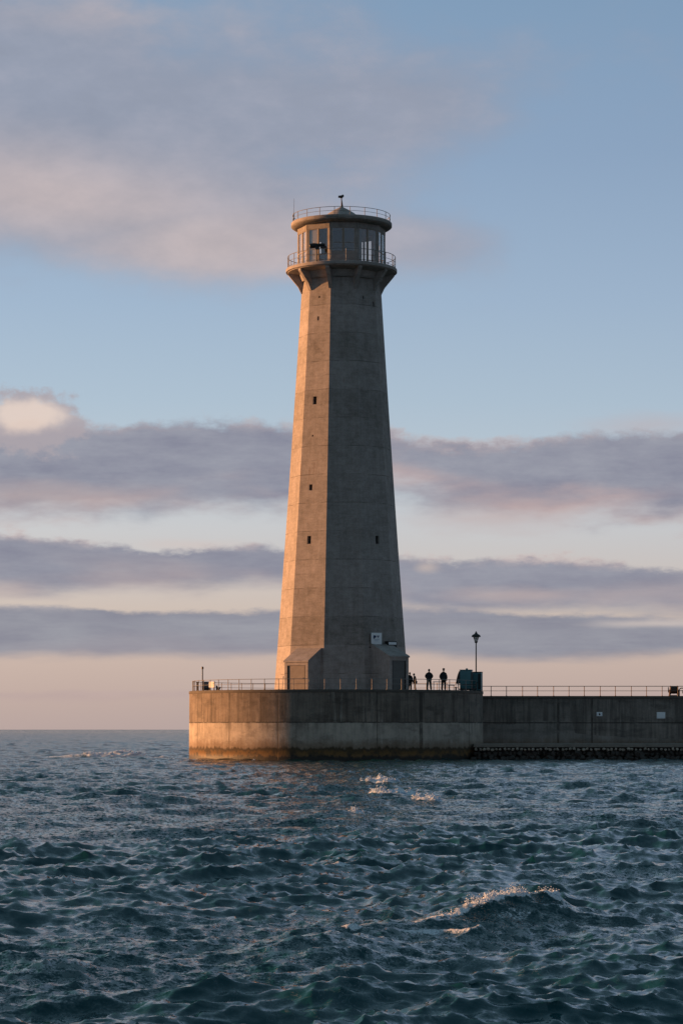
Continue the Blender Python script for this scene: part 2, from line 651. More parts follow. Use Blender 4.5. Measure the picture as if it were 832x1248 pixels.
# slit windows: facet -> (u, z, width, height)
holes = {9: [(-.11, 36.52, .17, .34), (-.17, 29.69, .36, .66), (-.26, 22.47, .32, .5), (-.23, 18.12, .36, .66), (-.06, 38.3, .13, .18), (-.25, 26.76, .14, .14)],
         1: [(.2, 18.14, .36, .66), (-.27, 38.25, .15, .26), (.8, 37.80, .13, .40)]}
b = MB()
for k in range(10):
    a = phi(k)
    hs = sorted(holes.get(k, []), key=lambda h: h[1])
    zs = [ZB]
    for (u, z, w, h) in hs:
        zs += [z - h / 2, z + h / 2]
    zs.append(ZT)
    for i in range(len(zs) - 1):
        z0, z1 = zs[i], zs[i + 1]
        sub = max(1, int((z1 - z0) / 3))
        zz = [z0 + (z1 - z0) * j / sub for j in range(sub + 1)]
        hole = hs[(i - 1) // 2] if i % 2 else None
        for q0, q1 in zip(zz[:-1], zz[1:]):
            w0, w1, d0, d1 = RT(q0) * S18, RT(q1) * S18, RT(q0) * C18, RT(q1) * C18
            if hole is None:
                b.poly([F(a, -w0, d0, q0), F(a, w0, d0, q0), F(a, w1, d1, q1), F(a, -w1, d1, q1)])
            else:
                u0, u1 = hole[0] - hole[2] / 2, hole[0] + hole[2] / 2
                b.poly([F(a, -w0, d0, q0), F(a, u0, d0, q0), F(a, u0, d1, q1), F(a, -w1, d1, q1)])
                b.poly([F(a, u1, d0, q0), F(a, w0, d0, q0), F(a, w1, d1, q1), F(a, u1, d1, q1)])
                e = .28
                b.poly([F(a, u0, d0, q0), F(a, u0, d0 - e, q0), F(a, u0, d1 - e, q1), F(a, u0, d1, q1)])
                b.poly([F(a, u1, d0 - e, q0), F(a, u1, d0, q0), F(a, u1, d1, q1), F(a, u1, d1 - e, q1)])
                b.poly([F(a, u0, d0 - e, q0), F(a, u0, d0, q0), F(a, u1, d0, q0), F(a, u1, d0 - e, q0)])
                b.poly([F(a, u0, d1, q1), F(a, u0, d1 - e, q1), F(a, u1, d1 - e, q1), F(a, u1, d1, q1)])
sh = b.build('shaft', M['shaft'], LH, fix=False)
sh.data.polygons.foreach_set('use_smooth', [False] * len(sh.data.polygons))
for k, hs in holes.items():
    a = phi(k)
    for (u, z, w, h) in hs:
        d = RT(z) * C18 - .2
        b = MB()
        b.box((u - w / 2 - .02, d - .09, z - h / 2 - .03), (u + w / 2 + .02, d - .03, z + h / 2 + .03), T=lambda x, y, zz, a=a: F(a, x, y, zz))
        b.build('slit_window', M['hole'], LH)

# brackets under the gallery, one on every arris
for k in range(10):
    a = phi(k) + R_(18)
    b = MB()
    r0 = RT(39.0)
    pts = [F(a, -.16, r0 - .15, 38.95), F(a, -.16, r0 + .02, 38.95), F(a, -.16, r0 + .28, 39.5), F(a, -.16, 4.44, 40.5), F(a, -.16, 4.44, 40.69), F(a, -.16, r0 - .3, 40.6)]
    b.prism(pts, F(a, .32, 0, 0))
    b.build('bracket', M['shaft'], LH, smooth=20.)
# collar under the slab
b = MB()
b.lathe([(3.0, 39.9), (3.32, 39.92), (3.40, 40.1), (3.55, 40.5), (2.8, 40.5)], 96)
b.build('collar', M['shaft'], LH)
# gallery slab
b = MB()
b.lathe([(0, 40.5), (3.7, 40.50), (4.5, 40.66), (4.52, 40.72), (4.63, 40.725), (4.65, 40.75), (4.65, 40.96), (4.62, 41.0), (0, 41.0)], 160)
b.build('gallery_slab', M['shaft'], LH, smooth=25.)
gr = MB().ring(4.5, 2.02 + 40.0, .026, 120).ring(4.5, 41.55, .018, 120).ring(4.5, 41.14, .018, 120).build('gallery_railing', M['rail'], LH)
post = MB().tube((0, 0, 0), (0, 0, 1.04), .03, n=8).tube((0, 0, 0), (0, 0, .03), .07).build('post', M['rail'], gr)
for i in range(22):
    t = 2 * PI * (i + .3) / 22
    p = (4.5 * math.sin(t), -4.5 * math.cos(t), 41.0)
    if i == 0:
        post.location = p
    else:
        dup(post, loc=p)

# watch room
RW = 3.69
ZF, ZS, ZH, ZC = 41.0, 41.94, 43.92, 44.37
b = MB()
D = RW * C18
W = RW * S18
for k in range(10):
    a = phi(k)
    T = lambda x, y, z, a=a: F(a, x, y, z)
    b.box((-W + .02, D - .24, ZH), (W - .02, D, ZC), T)                    # header
    if k == 0:
        b.box((-W + .02, D - .22, ZF), (W - .02, D - .02, ZS), T)
    elif k == 5:
        b.box((-W + .02, D - .22, ZF), (W - .02, D - .02, ZH), T)
    else:
        b.box((-W + .02, D - .22, ZF), (W - .02, D - .02, ZF + .16), T)
    av = a + R_(18)
    pr = [(-.17, RW - .34), (.17, RW - .34), (.19, RW - .10), (0., RW - .012), (-.19, RW - .10)]
    b.prism([F(av, u, d, ZF) for u, d in pr], (0, 0, ZH - ZF + .01))
b.build('watch_room_wall', M['shaft'], LH, smooth=15.)
b = MB()
b.lathe([(0, 41.02), (3.2, 41.02)], 40)
b.lathe([(0, 44.33), (3.3, 44.33)], 40)
b.box((-1.7, .3, 41.0), (1.7, .45, 44.3))
b.box((-2.3, -2.4, 41.0), (-1.2, -1.5, 41.95))
b.build('room_interior', M['interior'], LH)
for k in range(10):
    if k == 5:
        continue
    a = phi(k)
    z0 = ZS if k == 0 else ZF + .16
    xs = ((-W + .18, -.05), (.05, W - .18))
    for s, (x0, x1) in enumerate(xs):
        T = lambda x, y, z, a=a: F(a, x, y, z)
        d0, d1 = D - .10, D - .03
        t = .045
        b = MB()
        b.box((x0, d0, z0), (x0 + t, d1, ZH), T).box((x1 - t, d0, z0), (x1, d1, ZH), T)
        b.box((x0 + t, d0, z0), (x1 - t, d1, z0 + t), T).box((x0 + t, d0, ZH - t), (x1 - t, d1, ZH), T)
        zt = z0 + (.72 if k == 0 else 1.05)
        if not (k in (1, 9)):
            b.box((x0 + t, d0, zt), (x1 - t, d1, zt + t), T)
        if s == 0:
            b.box((-.05, d0 - .02, z0), (.05, D - .012, ZH), T)
        w = b.build('window', M['frame'], LH)
        p = MB().box((x0 + t, D - .068, z0 + t), (x1 - t, D - .060, ZH - t), T).build('pane', M['glass'], w)
        if k == 9 and s == 0 or k == 8:
            bl = MB()
            n = 9
            for j in range(n):          # a pleated blind behind the pane
                u0 = x0 + (x1 - x0) * j / n
                u1 = x0 + (x1 - x0) * (j + 1) / n
                um = (u0 + u1) / 2
                bl.poly([F(a, u0, D - .125, z0), F(a, um, D - .108, z0), F(a, um, D - .108, ZH), F(a, u0, D - .125, ZH)])
                bl.poly([F(a, um, D - .108, z0), F(a, u1, D - .125, z0), F(a, u1, D - .125, ZH), F(a, um, D - .108, ZH)])
            bl.build('blind', M['blind'], w)

# roof
b = MB()
b.lathe([(0, 44.37), (3.78, 44.37), (4.08, 44.46), (4.19, 44.54), (4.22, 44.58), (4.22, 44.82), (4.19, 44.87), (0, 44.875)], 160)
rf = b.build('roof', M['shaft'], LH, smooth=25.)
b = MB()
b.lathe([(2.3, 44.87), (1.75, 45.2), (1.08, 45.72), (.56, 46.04), (.28, 46.18), (.12, 46.28), (0, 46.30)], 20)
b.build('roof_cone', M['shaft'], rf, smooth=12.)
rr = MB().ring(4.08, 45.52, .022, 120).ring(4.08, 45.2, .015, 120).build('roof_railing', M['rail'], LH)
post = MB().tube((0, 0, 0), (0, 0, .66), .026, n=8).build('post', M['rail'], rr)
for i in range(20):
    t = 2 * PI * (i + .55) / 20
    p = (4.08 * math.sin(t), -4.08 * math.cos(t), 44.86)
    if i == 0:
        post.location = p
    else:
        dup(post, loc=p)
# mast with a small dark lamp head
fin = MB().tube((.05, 0, 46.24), (.0, 0, 46.95), .10, .035).build('mast', M['dark'], LH)
b = MB()
b.blob((-.02, 0, 47.13), (.16, .14, .13), .15, 2, 3).box((-.27, -.09, 47.05), (-.06, .09, 47.22), bev=.02).box((.02, -.06, 47.12), (.2, .06, 47.28), bev=.02)
b.tube((0, 0, 46.9), (0, 0, 47.05), .05)
b.build('lamp_head', M['dark'], fin)
b = MB().lathe([(0, 47.2), (.06, 47.21), (.05, 47.3), (0, 47.33)], 12, c=(.1, 0)).build('lens', M['teal'], fin)
an = thing('whip_antenna', 'thin whip antenna at the left edge of the tower roof', 'antenna', (-3.98, TY - .6, 44.86))
MB().tube((0, 0, 0), (0, 0, .8), .045, .035).build('base', M['dark'], an)
MB().tube((0, 0, .8), (0.02, 0, 2.0), .014, .008).build('rod', M['dark'], an)

# porches at the foot
def porch(k, du, w, dep, zw, zr, doormat, jamb, label):
    a = phi(k)
    d0 = RT(DECK) * C18
    d1 = d0 + dep
    T = lambda x, y, z: F(a, x + du, y, z)
    zb = DECK - .04
    root = bpy.data.objects.new('porch', None)
    COL.objects.link(root)
    root.parent = LH
    root['label'] = label
    b = MB()
    hw_ = w / 2
    th = .26
    for s in (-1, 1):
        pts = [T(s * hw_, d0 - .9, zb), T(s * hw_, d1, zb), T(s * hw_, d1, zw), T(s * hw_, d0 - .12, zr), T(s * hw_, d0 - .9, zr)]
        b.prism(pts, T(s * (hw_ - th), 0, 0) - T(s * hw_, 0, 0))
    b.box((-hw_ + th, d1 - .3, zw - .28), (hw_ - th, d1 - .002, zw - .02), T)
    b.build('wall', M['shaft'], root, smooth=10.)
    b = MB()
    ov = .07
    pts = [T(-hw_ - ov, d1 + ov, zw - .03), T(-hw_ - ov, d1 + ov, zw + .10), T(-hw_ - ov, d0 - .10, zr + .12), T(-hw_ - ov, d0 - .9, zr + .12), T(-hw_ - ov, d0 - .9, zr), T(-hw_ - ov, d0 - .10, zr)]
    b.prism(pts, T(w + 2 * ov, 0, 0) - T(0, 0, 0))
    b.build('roof', M['shaft'], root, smooth=10.)
    b = MB()
    f = hw_ - th
    b.box((-f, d1 - .16, zb), (-f + .1, d1 - .03, zw - .28), T).box((f - .1, d1 - .16, zb), (f, d1 - .03, zw - .28), T)
    b.build('door_frame', M[jamb], root)
    b = MB().box((-f + .1, d1 - .13, zb), (f - .1, d1 - .07, zw - .28), T)
    b.tube(T(f - .25, d1 - .07, zb + 1.05), T(f - .25, d1 + .0, zb + 1.05), .025)
    b.build('door', M[doormat], root)


porch(9, .28, 2.3, 1.75, 8.0, 9.05, 'door', 'dark', 'sunlit concrete porch with a pale board door')
porch(1, .0, 2.0, 2.2, 8.4, 9.42, 'door_grey', 'black', 'shaded concrete porch with a grey door')

# sign box and lamp on the right facet
a = phi(1)
def facet_thing(name, label, cat, u, z):
    d = RT(z) * C18
    o = thing(name, label, cat, F(a, u, d - .02, z) + Vector((TX, TY, 0)), a)
    return o


sb = facet_thing('sign_box', 'white box sign with a blue emblem on the shaded tower wall', 'sign', -.48, 9.47)
sb.rotation_euler = (0, 0, R_(14))
MB().box((-.42, -.36, -.02), (.47, .25, .95), bev=.02).build('case', M['dark'], sb)
MB().box((-.45, -.40, .0), (.45, -.362, .96), bev=.012).build('face', M['white'], sb)
b = MB()
y0 = -.408
for pts in ([(-.27, .48), (-.27, .70), (-.20, .78), (-.14, .72), (-.11, .76), (-.04, .70), (-.02, .58), (-.12, .56), (-.16, .48)],
            [(.0, .72), (.24, .72), (.24, .66), (.16, .66), (.15, .54), (.10, .54), (.09, .66), (0., .66)]):
    b.prism([(x, y0, z) for x, z in pts], (0, .007, 0))
b.build('emblem', M['blue'], sb)
b = MB()
b.box((-.2, y0, .40), (.22, y0 + .007, .45)).box((-.18, y0, .28), (.16, y0 + .007, .32)).box((-.25, y0, .42), (-.21, y0 + .007, .47))
b.build('emblem_band', M['paleblue'], sb)
fl = facet_thing('wall_lamp', 'long wall lamp with a white face beside the box sign', 'lamp', .98, 9.36)
MB().box((-.46, -.42, -.1), (.5, .1, .42), bev=.03).build('hood', M['dark'], fl)
MB().box((-.40, -.455, .12), (.40, -.424, .33), bev=.01).build('lamp_face', M['white'], fl)
MB().path([(-2.15, -.03, -.12), (.45, -.03, -.12)], .04).path([(-1.45, -.03, .05), (-1.45, -.03, -.12)], .03).build('conduit', M['dark'], fl)

# spotting telescope on the gallery
tl = thing('searchlight', 'black searchlight on a slim stand at the gallery rail', 'searchlight', (-2.0, TY - 4.0, 41.0), R_(-14))
MB().tube((0, 0, 0), (0, 0, .04), .16, n=16).tube((0, 0, 0.04), (0, 0, 1.05), .045, .04, n=10).build('stand', M['dark'], tl)
b = MB()
RT2 = Matrix.Translation((0, 0, 1.32)) @ Matrix.Rotation(R_(-93), 4, 'Y')
b.lathe([(0, .60), (.16, .60), (.20, .56), (.21, .3), (.18, .05), (.14, -.1), (.13, -.5), (.10, -.66), (0, -.67)], 24)
for v in b.bm.verts:
    v.co = RT2 @ v.co
b.build('barrel', M['black'], tl)
MB().box((-.12, -.16, 1.0), (.12, .16, 1.22), bev=.02).box((-.55, -.05, 1.2), (-.2, .05, 1.26)).build('yoke', M['black'], tl)
MB().box((.28, -.1, 1.08), (.78, .1, 1.24), bev=.03).build('battery_box', M['black'], tl)

# ------------------------------------------------------------------ things on the pier head
def on_deck(px, Y):
    return ((px - 416) / 3200 * Y)


# lamp post
lp = thing('lamp_post', 'slim dark lamp post with a bell-topped lantern near the teal cabinets', 'street lamp', (11.22, 219.2, DECK - .05))
b = MB().lathe([(0, 0), (.14, 0), (.13, .12), (.085, .3), (.07, .5), (.055, .9), (.045, 4.0), (.05, 4.02), (.05, 4.08), (.09, 4.1), (.14, 4.16), (.16, 4.2), (.0, 4.22)], 16)
b.build('post', M['dark'], lp)
b = MB().lathe([(.12, 4.21), (.19, 4.4), (.27, 4.62), (.25, 4.62), (.11, 4.22)], 8)
b.build('lantern_glass', M['lantern_glass'], lp)
b = MB()
for i in range(4):
    t = 2 * PI * (i + .5) / 4
    b.tube((.13 * math.sin(t), -.13 * math.cos(t), 4.2), (.275 * math.sin(t), -.275 * math.cos(t), 4.63), .013)
b.build('lantern_frame', M['dark'], lp)
b = MB().lathe([(.1, 4.60), (.385, 4.59), (.38, 4.65), (.33, 4.75), (.2, 4.82), (.12, 4.87), (.1, 4.93), (.06, 4.98), (.04, 5.05), (0, 5.08)], 24)
b.build('lantern_cap', M['dark'], lp)
MB().tube((0, 0, 4.2), (0, 0, 4.4), .035).lathe([(0, 4.4), (.05, 4.42), (.055, 4.5), (0, 4.56)], 12).build('bulb', M['white2'], lp)

# teal cabinets
tc = thing('teal_cabinet', 'large teal box cabinet on the deck left of the lamp post', 'cabinet', (10.25, 216.2, DECK - .05), R_(-12))
MB().box((-.46, -.4, .1), (.46, .4, 1.72), bev=.03).build('case', M['teal'], tc)
MB().box((-.40, -.432, .22), (.40, -.403, 1.6), bev=.01).build('door', M['teal'], tc)
MB().box((.47, -.36, .2), (.50, .36, 1.62)).build('side_panel', M['teal_dark'], tc)
MB().box((-.5, -.44, 1.72), (.5, .44, 1.79), bev=.02).tube((.05, 0, 1.79), (.05, 0, 1.9), .09, n=12).build('lid', M['teal'], tc)
b = MB()
for x in (-.4, .4):
    for y in (-.34, .34):
        b.box((x - .05, y - .05, 0), (x + .05, y + .05, .1))
b.build('feet', M['black'], tc)
b = MB()
b.prism([(-.462, -.34, 1.70), (-.54, -.34, 1.66), (-.64, -.34, 1.42), (-.74, -.34, 1.05), (-.80, -.34, .72), (-.76, -.34, .62), (-.462, -.34, .66)], (0, .66, 0))
b.build('tarpaulin', M['black'], tc)
tc = thing('teal_cabinet', 'smaller teal cabinet standing behind the lamp post pole', 'cabinet', (11.2, 217.3, DECK - .05), R_(-14))
MB().box((-.34, -.38, .1), (.40, .38, 1.58), bev=.03).build('case', M['teal'], tc)
MB().box((-.29, -.41, .2), (.12, -.383, 1.48), bev=.01).build('door', M['teal'], tc)
MB().box((.16, -.405, .2), (.38, -.383, 1.48)).build('side_panel', M['teal_dark'], tc)
MB().box((-.36, -.4, 1.58), (.42, .4, 1.64), bev=.015).build('lid', M['teal_dark'], tc)
MB().box((-.32, -.36, 0), (.38, .36, .1)).build('plinth', M['black'], tc)

# handcart frame in front of the cabinets
hc = thing('hand_trolley', 'low dark tube-framed trolley parked in front of the teal cabinets', 'trolley', (10.35, 214.5 + 1.3, DECK), R_(-12))
hc.location = (10.3, 215.35, DECK)
MB().path([(-.75, 0, .55), (-.75, 0, .12), (.75, 0, .12), (.75, 0, .62), (.9, 0, .72)], .03, 8).path([(-.75, .3, .12), (.75, .3, .12)], .03, 8).path([(-.75, 0, .5), (.75, 0, .5)], .025).build('frame', M['dark'], hc)
MB().box((-.7, 0.0, .14), (.7, .3, .17)).build('bed', M['rust'], hc)
for x in (-.5, .5):
    b = MB()
    b.lathe([(0, -.03), (.11, -.03), (.12, 0), (.11, .03), (0, .03)], 16)
    RW_ = Matrix.Translation((x, -.05, .12)) @ Matrix.Rotation(PI / 2, 4, 'X')
    for v in b.bm.verts:
        v.co = RW_ @ v.co
    b.build('wheel', M['black'], hc)

# bollards and cleat
def bollard(name, label, x, y, k, m):
    o = tag(MB().lathe([(0, 0), (.2, 0), (.19, .05), (.12, .1), (.11, .34), (.19, .4), (.2, .46), (.15, .52), (0, .54)], 20).build(name, M[m]), label, 'bollard')
    o.location = (x, y, DECK)
    o.scale = (k, k, k)


bollard('mooring_bollard', 'squat dark mooring bollard right of the teal cabinets', 11.45, 219.6, 1.0, 'rust')
bollard('mooring_bollard', 'squat dark mooring bollard between the capped man and the cabinets', 9.35, 214.9, .55, 'dark')

# white table, stool
wt = thing('white_table', 'small white folding table between the two standing men', 'table', (7.9, 215.0, DECK))
MB().box((-.42, -.3, .70), (.42, .3, .745), bev=.01).build('tabletop', M['white2'], wt)
for sx in (-1, 1):
    for sy in (-1, 1):
        MB().tube((sx * .36, sy * .24, 0), (sx * .36, sy * .24, .70), .022).build('leg', M['white2'], wt)
st = thing('folding_stool', 'low dark stool standing right of the man in a cap', 'stool', (8.95, 214.3, DECK))
MB().box((-.26, -.18, .40), (.26, .18, .45), bev=.015).build('seat', M['dark'], st)
for sx in (-1, 1):
    MB().tube((sx * .2, -.14, 0), (sx * .2, -.14, .4), .02).tube((sx * .2, .14, 0), (sx * .2, .14, .4), .02).tube((sx * .2, -.14, .2), (sx * .2, .14, .2), .016).build('leg', M['dark'], st)

# left end of the rim
mp = thing('marker_post', 'thin dark marker post at the left end of the pier head', 'post', (-11.62, 219.9, DECK - .05))
MB().tube((0, 0, 0), (0, 0, 1.95), .05, .045, 10).build('pole', M['dark'], mp)
MB().lathe([(.04, 1.9), (.09, 1.95), (.09, 2.08), (.05, 2.13), (0, 2.14)], 12).build('cap', M['dark'], mp)
cb = thing('control_cabinet', 'grey switch cabinet on dark legs beside the marker post', 'cabinet', (-11.35, 219.0, DECK - .05))
MB().box((-.26, -.15, .38), (.28, .15, .86), bev=.015).build('case', M['grey'], cb)
MB().box((-.22, -.17, .42), (.24, -.152, .82)).build('door', M['grey'], cb)
MB().box((-.22, -.1, 0), (-.16, .1, .38)).box((.18, -.1, 0), (.24, .1, .38)).build('legs', M['dark'], cb)
wg = tag(MB().box((-.07, -.16, 0), (.07, .16, .8), bev=.02).box((-.12, -.2, 0), (.12, .2, .1)).box((-.1, -.18, .72), (.1, .18, .84), bev=.02).build('gate_pillar', M['rust']), 'stout dark gate pillar at the extreme left of the rim', 'pillar')
wg.location = (-12.0, 219.8, DECK - .03)
wd = thing('deck_winch', 'low dark winch below the grey switch cabinet', 'winch', (-11.2, 218.3, DECK))
b = MB().lathe([(0, -.3), (.2, -.3), (.2, -.24), (.12, -.23), (.12, .23), (.2, .24), (.2, .3), (0, .3)], 20)
RW_ = Matrix.Translation((0, 0, .2)) @ Matrix.Rotation(PI / 2, 4, 'Y')
for v in b.bm.verts:
    v.co = RW_ @ v.co
b.build('drum', M['black'], wd)
MB().box((-.4, -.2, 0), (.4, .2, .05)).box((-.36, -.05, .05), (-.31, .05, .25)).box((.31, -.05, .05), (.36, .05, .25)).build('frame', M['rust'], wd)
wb = thing('white_notice_board', 'white board fixed between rail posts near the left rim', 'board', (-10.72, 217.4, DECK - .05), R_(-50))
MB().box((-.34, -.025, .34), (.34, .025, .82), bev=.01).build('board', M['white2'], wb)
MB().tube((-.36, 0, 0), (-.36, 0, .86), .03).build('leg', M['dark'], wb)
MB().tube((.36, 0, 0), (.36, 0, .86), .03).build('leg', M['dark'], wb)
cl = tag(MB().box((-.2, -.1, 0), (.16, .1, .06)).prism([(-.22, -.07, .42), (-.12, -.07, .42), (-.02, -.07, .22), (.12, -.07, .32), (.2, -.07, .30), (.08, -.07, .05), (-.2, -.07, .05)], (0, .14, 0)).build('mooring_cleat', M['dark']),
         'small dark mooring cleat on the sunlit left rim', 'cleat')
cl.location = (-10.05, 215.0, DECK)


# ------------------------------------------------------------------ people
def skin_mesh(name, pts, edges, rad, root=0, sub=2):
    me = bpy.data.meshes.new(name)
    me.from_pydata(pts, edges, [])
    o = bpy.data.objects.new(name + '_skeleton', me)
    COL.objects.link(o)
    md = o.modifiers.new('skin', 'SKIN')
    md.branch_smoothing = .3
    sv = me.skin_vertices[0].data
    for i, r in enumerate(rad):
        sv[i].radius = (r, r) if isinstance(r, (int, float)) else r
        sv[i].use_root = (i == root)
    s = o.modifiers.new('sub', 'SUBSURF')
    s.levels = s.render_levels = sub
    dg = bpy.context.evaluated_depsgraph_get()
    out = bpy.data.meshes.new_from_object(o.evaluated_get(dg))
    bpy.data.objects.remove(o)
    out.polygons.foreach_set('use_smooth', [True] * len(out.polygons))
    return out


def person(label, loc, rz, h=1.76, broad=1., coat='cloth_black', trousers='cloth_navy', shoes='cloth_black', hat=None,
           stance=.1, step=0., lean=0., head_turn=0., hands='front', long_coat=False):
    root = thing('person', label, 'person', loc, rz)
    k = h / 1.76
    bw = broad
    Lf = lean

    def P(x, y, z):
        return (x * k, (y - Lf * max(0, z - .95)) * k, z * k)
    sh = .16 * bw
    if hands == 'front':
        elb, wri = (.235 * bw, .05, 1.15), (.10, -.19, 1.0)
    elif hands == 'pockets':
        elb, wri = (.245 * bw, .06, 1.14), (.21 * bw, -.07, .93)
    else:
        elb, wri = (.26 * bw, .02, 1.13), (.27 * bw, -.06, .88)
    J = dict(pel=P(0, 0, .95), spi=P(0, .01, 1.13), che=P(0, .01, 1.33), nb=P(0, .015, 1.46), nt=P(0, -.005, 1.56))
    for s, n in ((-1, 'l'), (1, 'r')):
        st_ = step * s
        J['sh' + n] = P(s * sh, .01, 1.375)
        J['el' + n] = P(s * elb[0], elb[1], elb[2])
        J['wr' + n] = P(s * wri[0], wri[1], wri[2])
        J['hi' + n] = P(s * .09, 0, .90)
        J['kn' + n] = P(s * (.09 + stance * .4), -.03 - st_ * .55, .50)
        J['an' + n] = P(s * (.08 + stance), .03 - st_, .09)
        J['to' + n] = P(s * (.09 + stance * 1.2), -.15 - st_, .04)
    rad = dict(pel=(.15, .11), spi=(.135, .10), che=(.15, .11), nb=.072, nt=.062)
    rr_ = dict(sh=.06, el=.043, wr=.028, hi=.085, kn=.056, an=.04, to=.036)
    E = [('pel', 'spi'), ('spi', 'che'), ('che', 'nb'), ('nb', 'nt')]
    for n in 'lr':
        E += [('che', 'sh' + n), ('sh' + n, 'el' + n), ('el' + n, 'wr' + n), ('pel', 'hi' + n), ('hi' + n, 'kn' + n), ('kn' + n, 'an' + n), ('an' + n, 'to' + n)]
        for q in rr_:
            rad[q + n] = rr_[q]

    def make(keys, edges, grow, sub=2, rep=None):
        idx = {q: i for i, q in enumerate(keys)}
        rs = []
        for q in keys:
            r = (rep or {}).get(q, rad[q])
            rs.append(tuple((v + grow) * k for v in r) if isinstance(r, tuple) else (r + grow) * k)
        return skin_mesh('m', [J[q] for q in keys], [(idx[a_], idx[b_]) for a_, b_ in edges if a_ in idx and b_ in idx], rs, 0, sub)

    keys = list(J)
    body = make(keys, E, 0.)
    # head and hands joined into the body mesh
    bm = bmesh.new()
    bm.from_mesh(body)
    hx, hy, hz = P(0, -.02, 1.645)
    r = bmesh.ops.create_uvsphere(bm, u_segments=20, v_segments=14, radius=1.)
    RZ = Matrix.Rotation(head_turn, 4, 'Z')
    for v in r['verts']:
        x, y, z = v.co
        w = .075 * (1 - .22 * max(0, -z) ** 1.5)
        q = Vector((x * w, y * .095 - .012 * max(0, -z) * (1 if y < 0 else 0), z * .118))
        if y < -.75 and abs(x) < .3 and -.35 < z < .1:
            q.y -= .02                               # nose
        if y < -.6 and .1 < z < .3 and .2 < abs(x) < .5:
            q.y += .008                              # eye sockets
        if y < -.7 and -.62 < z < -.45 and abs(x) < .45:
            q.y -= .005                              # lips
        if abs(x) > .93 and -.3 < z < .25 and abs(y) < .4:
            q.x *= 1.14                              # ears
        v.co = Vector((hx, hy, hz)) + RZ @ (q * k)
    for f in bm.faces:
        f.smooth = True
    for n, s in (('l', -1), ('r', 1)):
        w = Vector(J['wr' + n])
        d = (w - Vector(J['el' + n])).normalized()
        side = d.cross(Vector((0, 1, 0)))
        side = side.normalized() if side.length > .1 else Vector((1, 0, 0))
        nor = side.cross(d).normalized()
        palm = [w, w + d * .045 * k, w + d * .09 * k]
        mb = MB()
        mb.bm.free()
        mb.bm = bm
        mb.tube(palm[0] - d * .01, palm[1], .026 * k, .036 * k, 8).tube(palm[1], palm[2], .036 * k, .032 * k, 8)
        for q in range(4):
            o0 = palm[2] + side * ((q - 1.5) * .018 * k)
            L = (.075, .085, .08, .062)[q] * k
            o1 = o0 + (d * .85 + nor * .4).normalized() * L * .5
            o2 = o1 + (d * .5 + nor * .85).normalized() * L * .5
            mb.tube(o0, o1, .0095 * k, .009 * k, 6).tube(o1, o2, .009 * k, .007 * k, 6)
        t0 = palm[0] + d * .03 * k + side * (.03 * s * k)
        t1 = t0 + (d * .6 + side * s * .8).normalized() * .035 * k
        mb.tube(t0, t1, .012 * k, .010 * k, 6).tube(t1, t1 + d * .03 * k, .010 * k, .008 * k, 6)
    bm.to_mesh(body)
    bm.free()
    body.polygons.foreach_set('use_smooth', [True] * len(body.polygons))
    link('body', body, M['skin'], root)
    ck = ['che', 'spi', 'pel', 'nb', 'shl', 'shr', 'ell', 'elr', 'wrl', 'wrr']
    rep = {'pel': (.18 * bw, .135), 'spi': (.20 * bw, .14), 'che': (.185 * bw, .13), 'nb': .10, 'col': .082, 'shl': .075, 'shr': .075, 'ell': .066, 'elr': .066, 'wrl': .045, 'wrr': .045}
    J['hem'] = P(0, .0, .52 if long_coat else .78)
    rad['hem'] = (.175 * bw, .135)
    J['col'] = P(0, .012, 1.525)
    rad['col'] = .08
    ck = ck + ['hem', 'col']
    E2 = E + [('pel', 'hem'), ('nb', 'col')]
    link('jacket', make(ck, E2, .028, rep=rep), M[coat], root)
    tk = ['pel', 'hil', 'hir', 'knl', 'knr', 'anl', 'anr']
    link('trousers', make(tk, E, .034), M[trousers], root)
    for n in 'lr':
        J['he' + n] = tuple(np.array(J['an' + n]) + np.array((0, .06 * k, -.04 * k)))
        rad['he' + n] = .042
        link('shoe', make(['an' + n, 'to' + n, 'he' + n], [('an' + n, 'to' + n), ('an' + n, 'he' + n)], .012, rep={'an' + n: .03, 'to' + n: .034}), M[shoes], root)
    b = MB()
    b.blob((0, .012, .022), (.083, .102, .112), .04, 3)
    for v in list(b.bm.verts):
        if v.co.z < .03 and v.co.y < .0:
            v.co.z = .035
        if v.co.z < -.05:
            v.co.z = -.05
    for v in b.bm.verts:
        v.co = Vector((hx, hy, hz)) + RZ @ (v.co * k)
    b.build('hair', M['hair'], root, 60.)
    if hat:
        b = MB()
        b.lathe([(.098, .05), (.1, .08), (.09, .125), (.05, .145), (0, .15)], 20)
        b.prism([(-.085, -.06, .058), (-.06, -.16, .045), (.06, -.16, .045), (.085, -.06, .058)], (0, 0, .014))
        for v in b.bm.verts:
            v.co = Vector((hx, hy, hz)) + RZ @ (v.co * k)
        b.build('cap', M[hat], root, 40.)
    return root


person('person in a dark bulky coat half hidden against the right porch', (5.62, 216.6, DECK - .05), R_(150), 1.58, 1.15, 'cloth_black', 'cloth_black', stance=.05, hands='pockets', long_coat=True)
person('slim person in dark clothes and pale shoes standing side-on by the porch', (6.02, 214.9, DECK - .05), R_(-80), 1.45, .9, 'cloth_brown', 'cloth_black', 'shoe_pale', stance=.02, step=.06, lean=.16, hands='front')
person('broad bareheaded man in a dark jacket, feet apart behind the railing', (7.13, 214.2, DECK - .05), R_(176), 1.80, 1.16, 'cloth_black', 'cloth_olive', stance=.08, hands='front')
person('man in a flat cap standing with one foot forward behind the railing', (8.32, 214.4, DECK - .05), R_(20), 1.84, 1.08, 'cloth_black', 'cloth_brown', hat='cloth_black', stance=-.01, step=.16, hands='pockets')


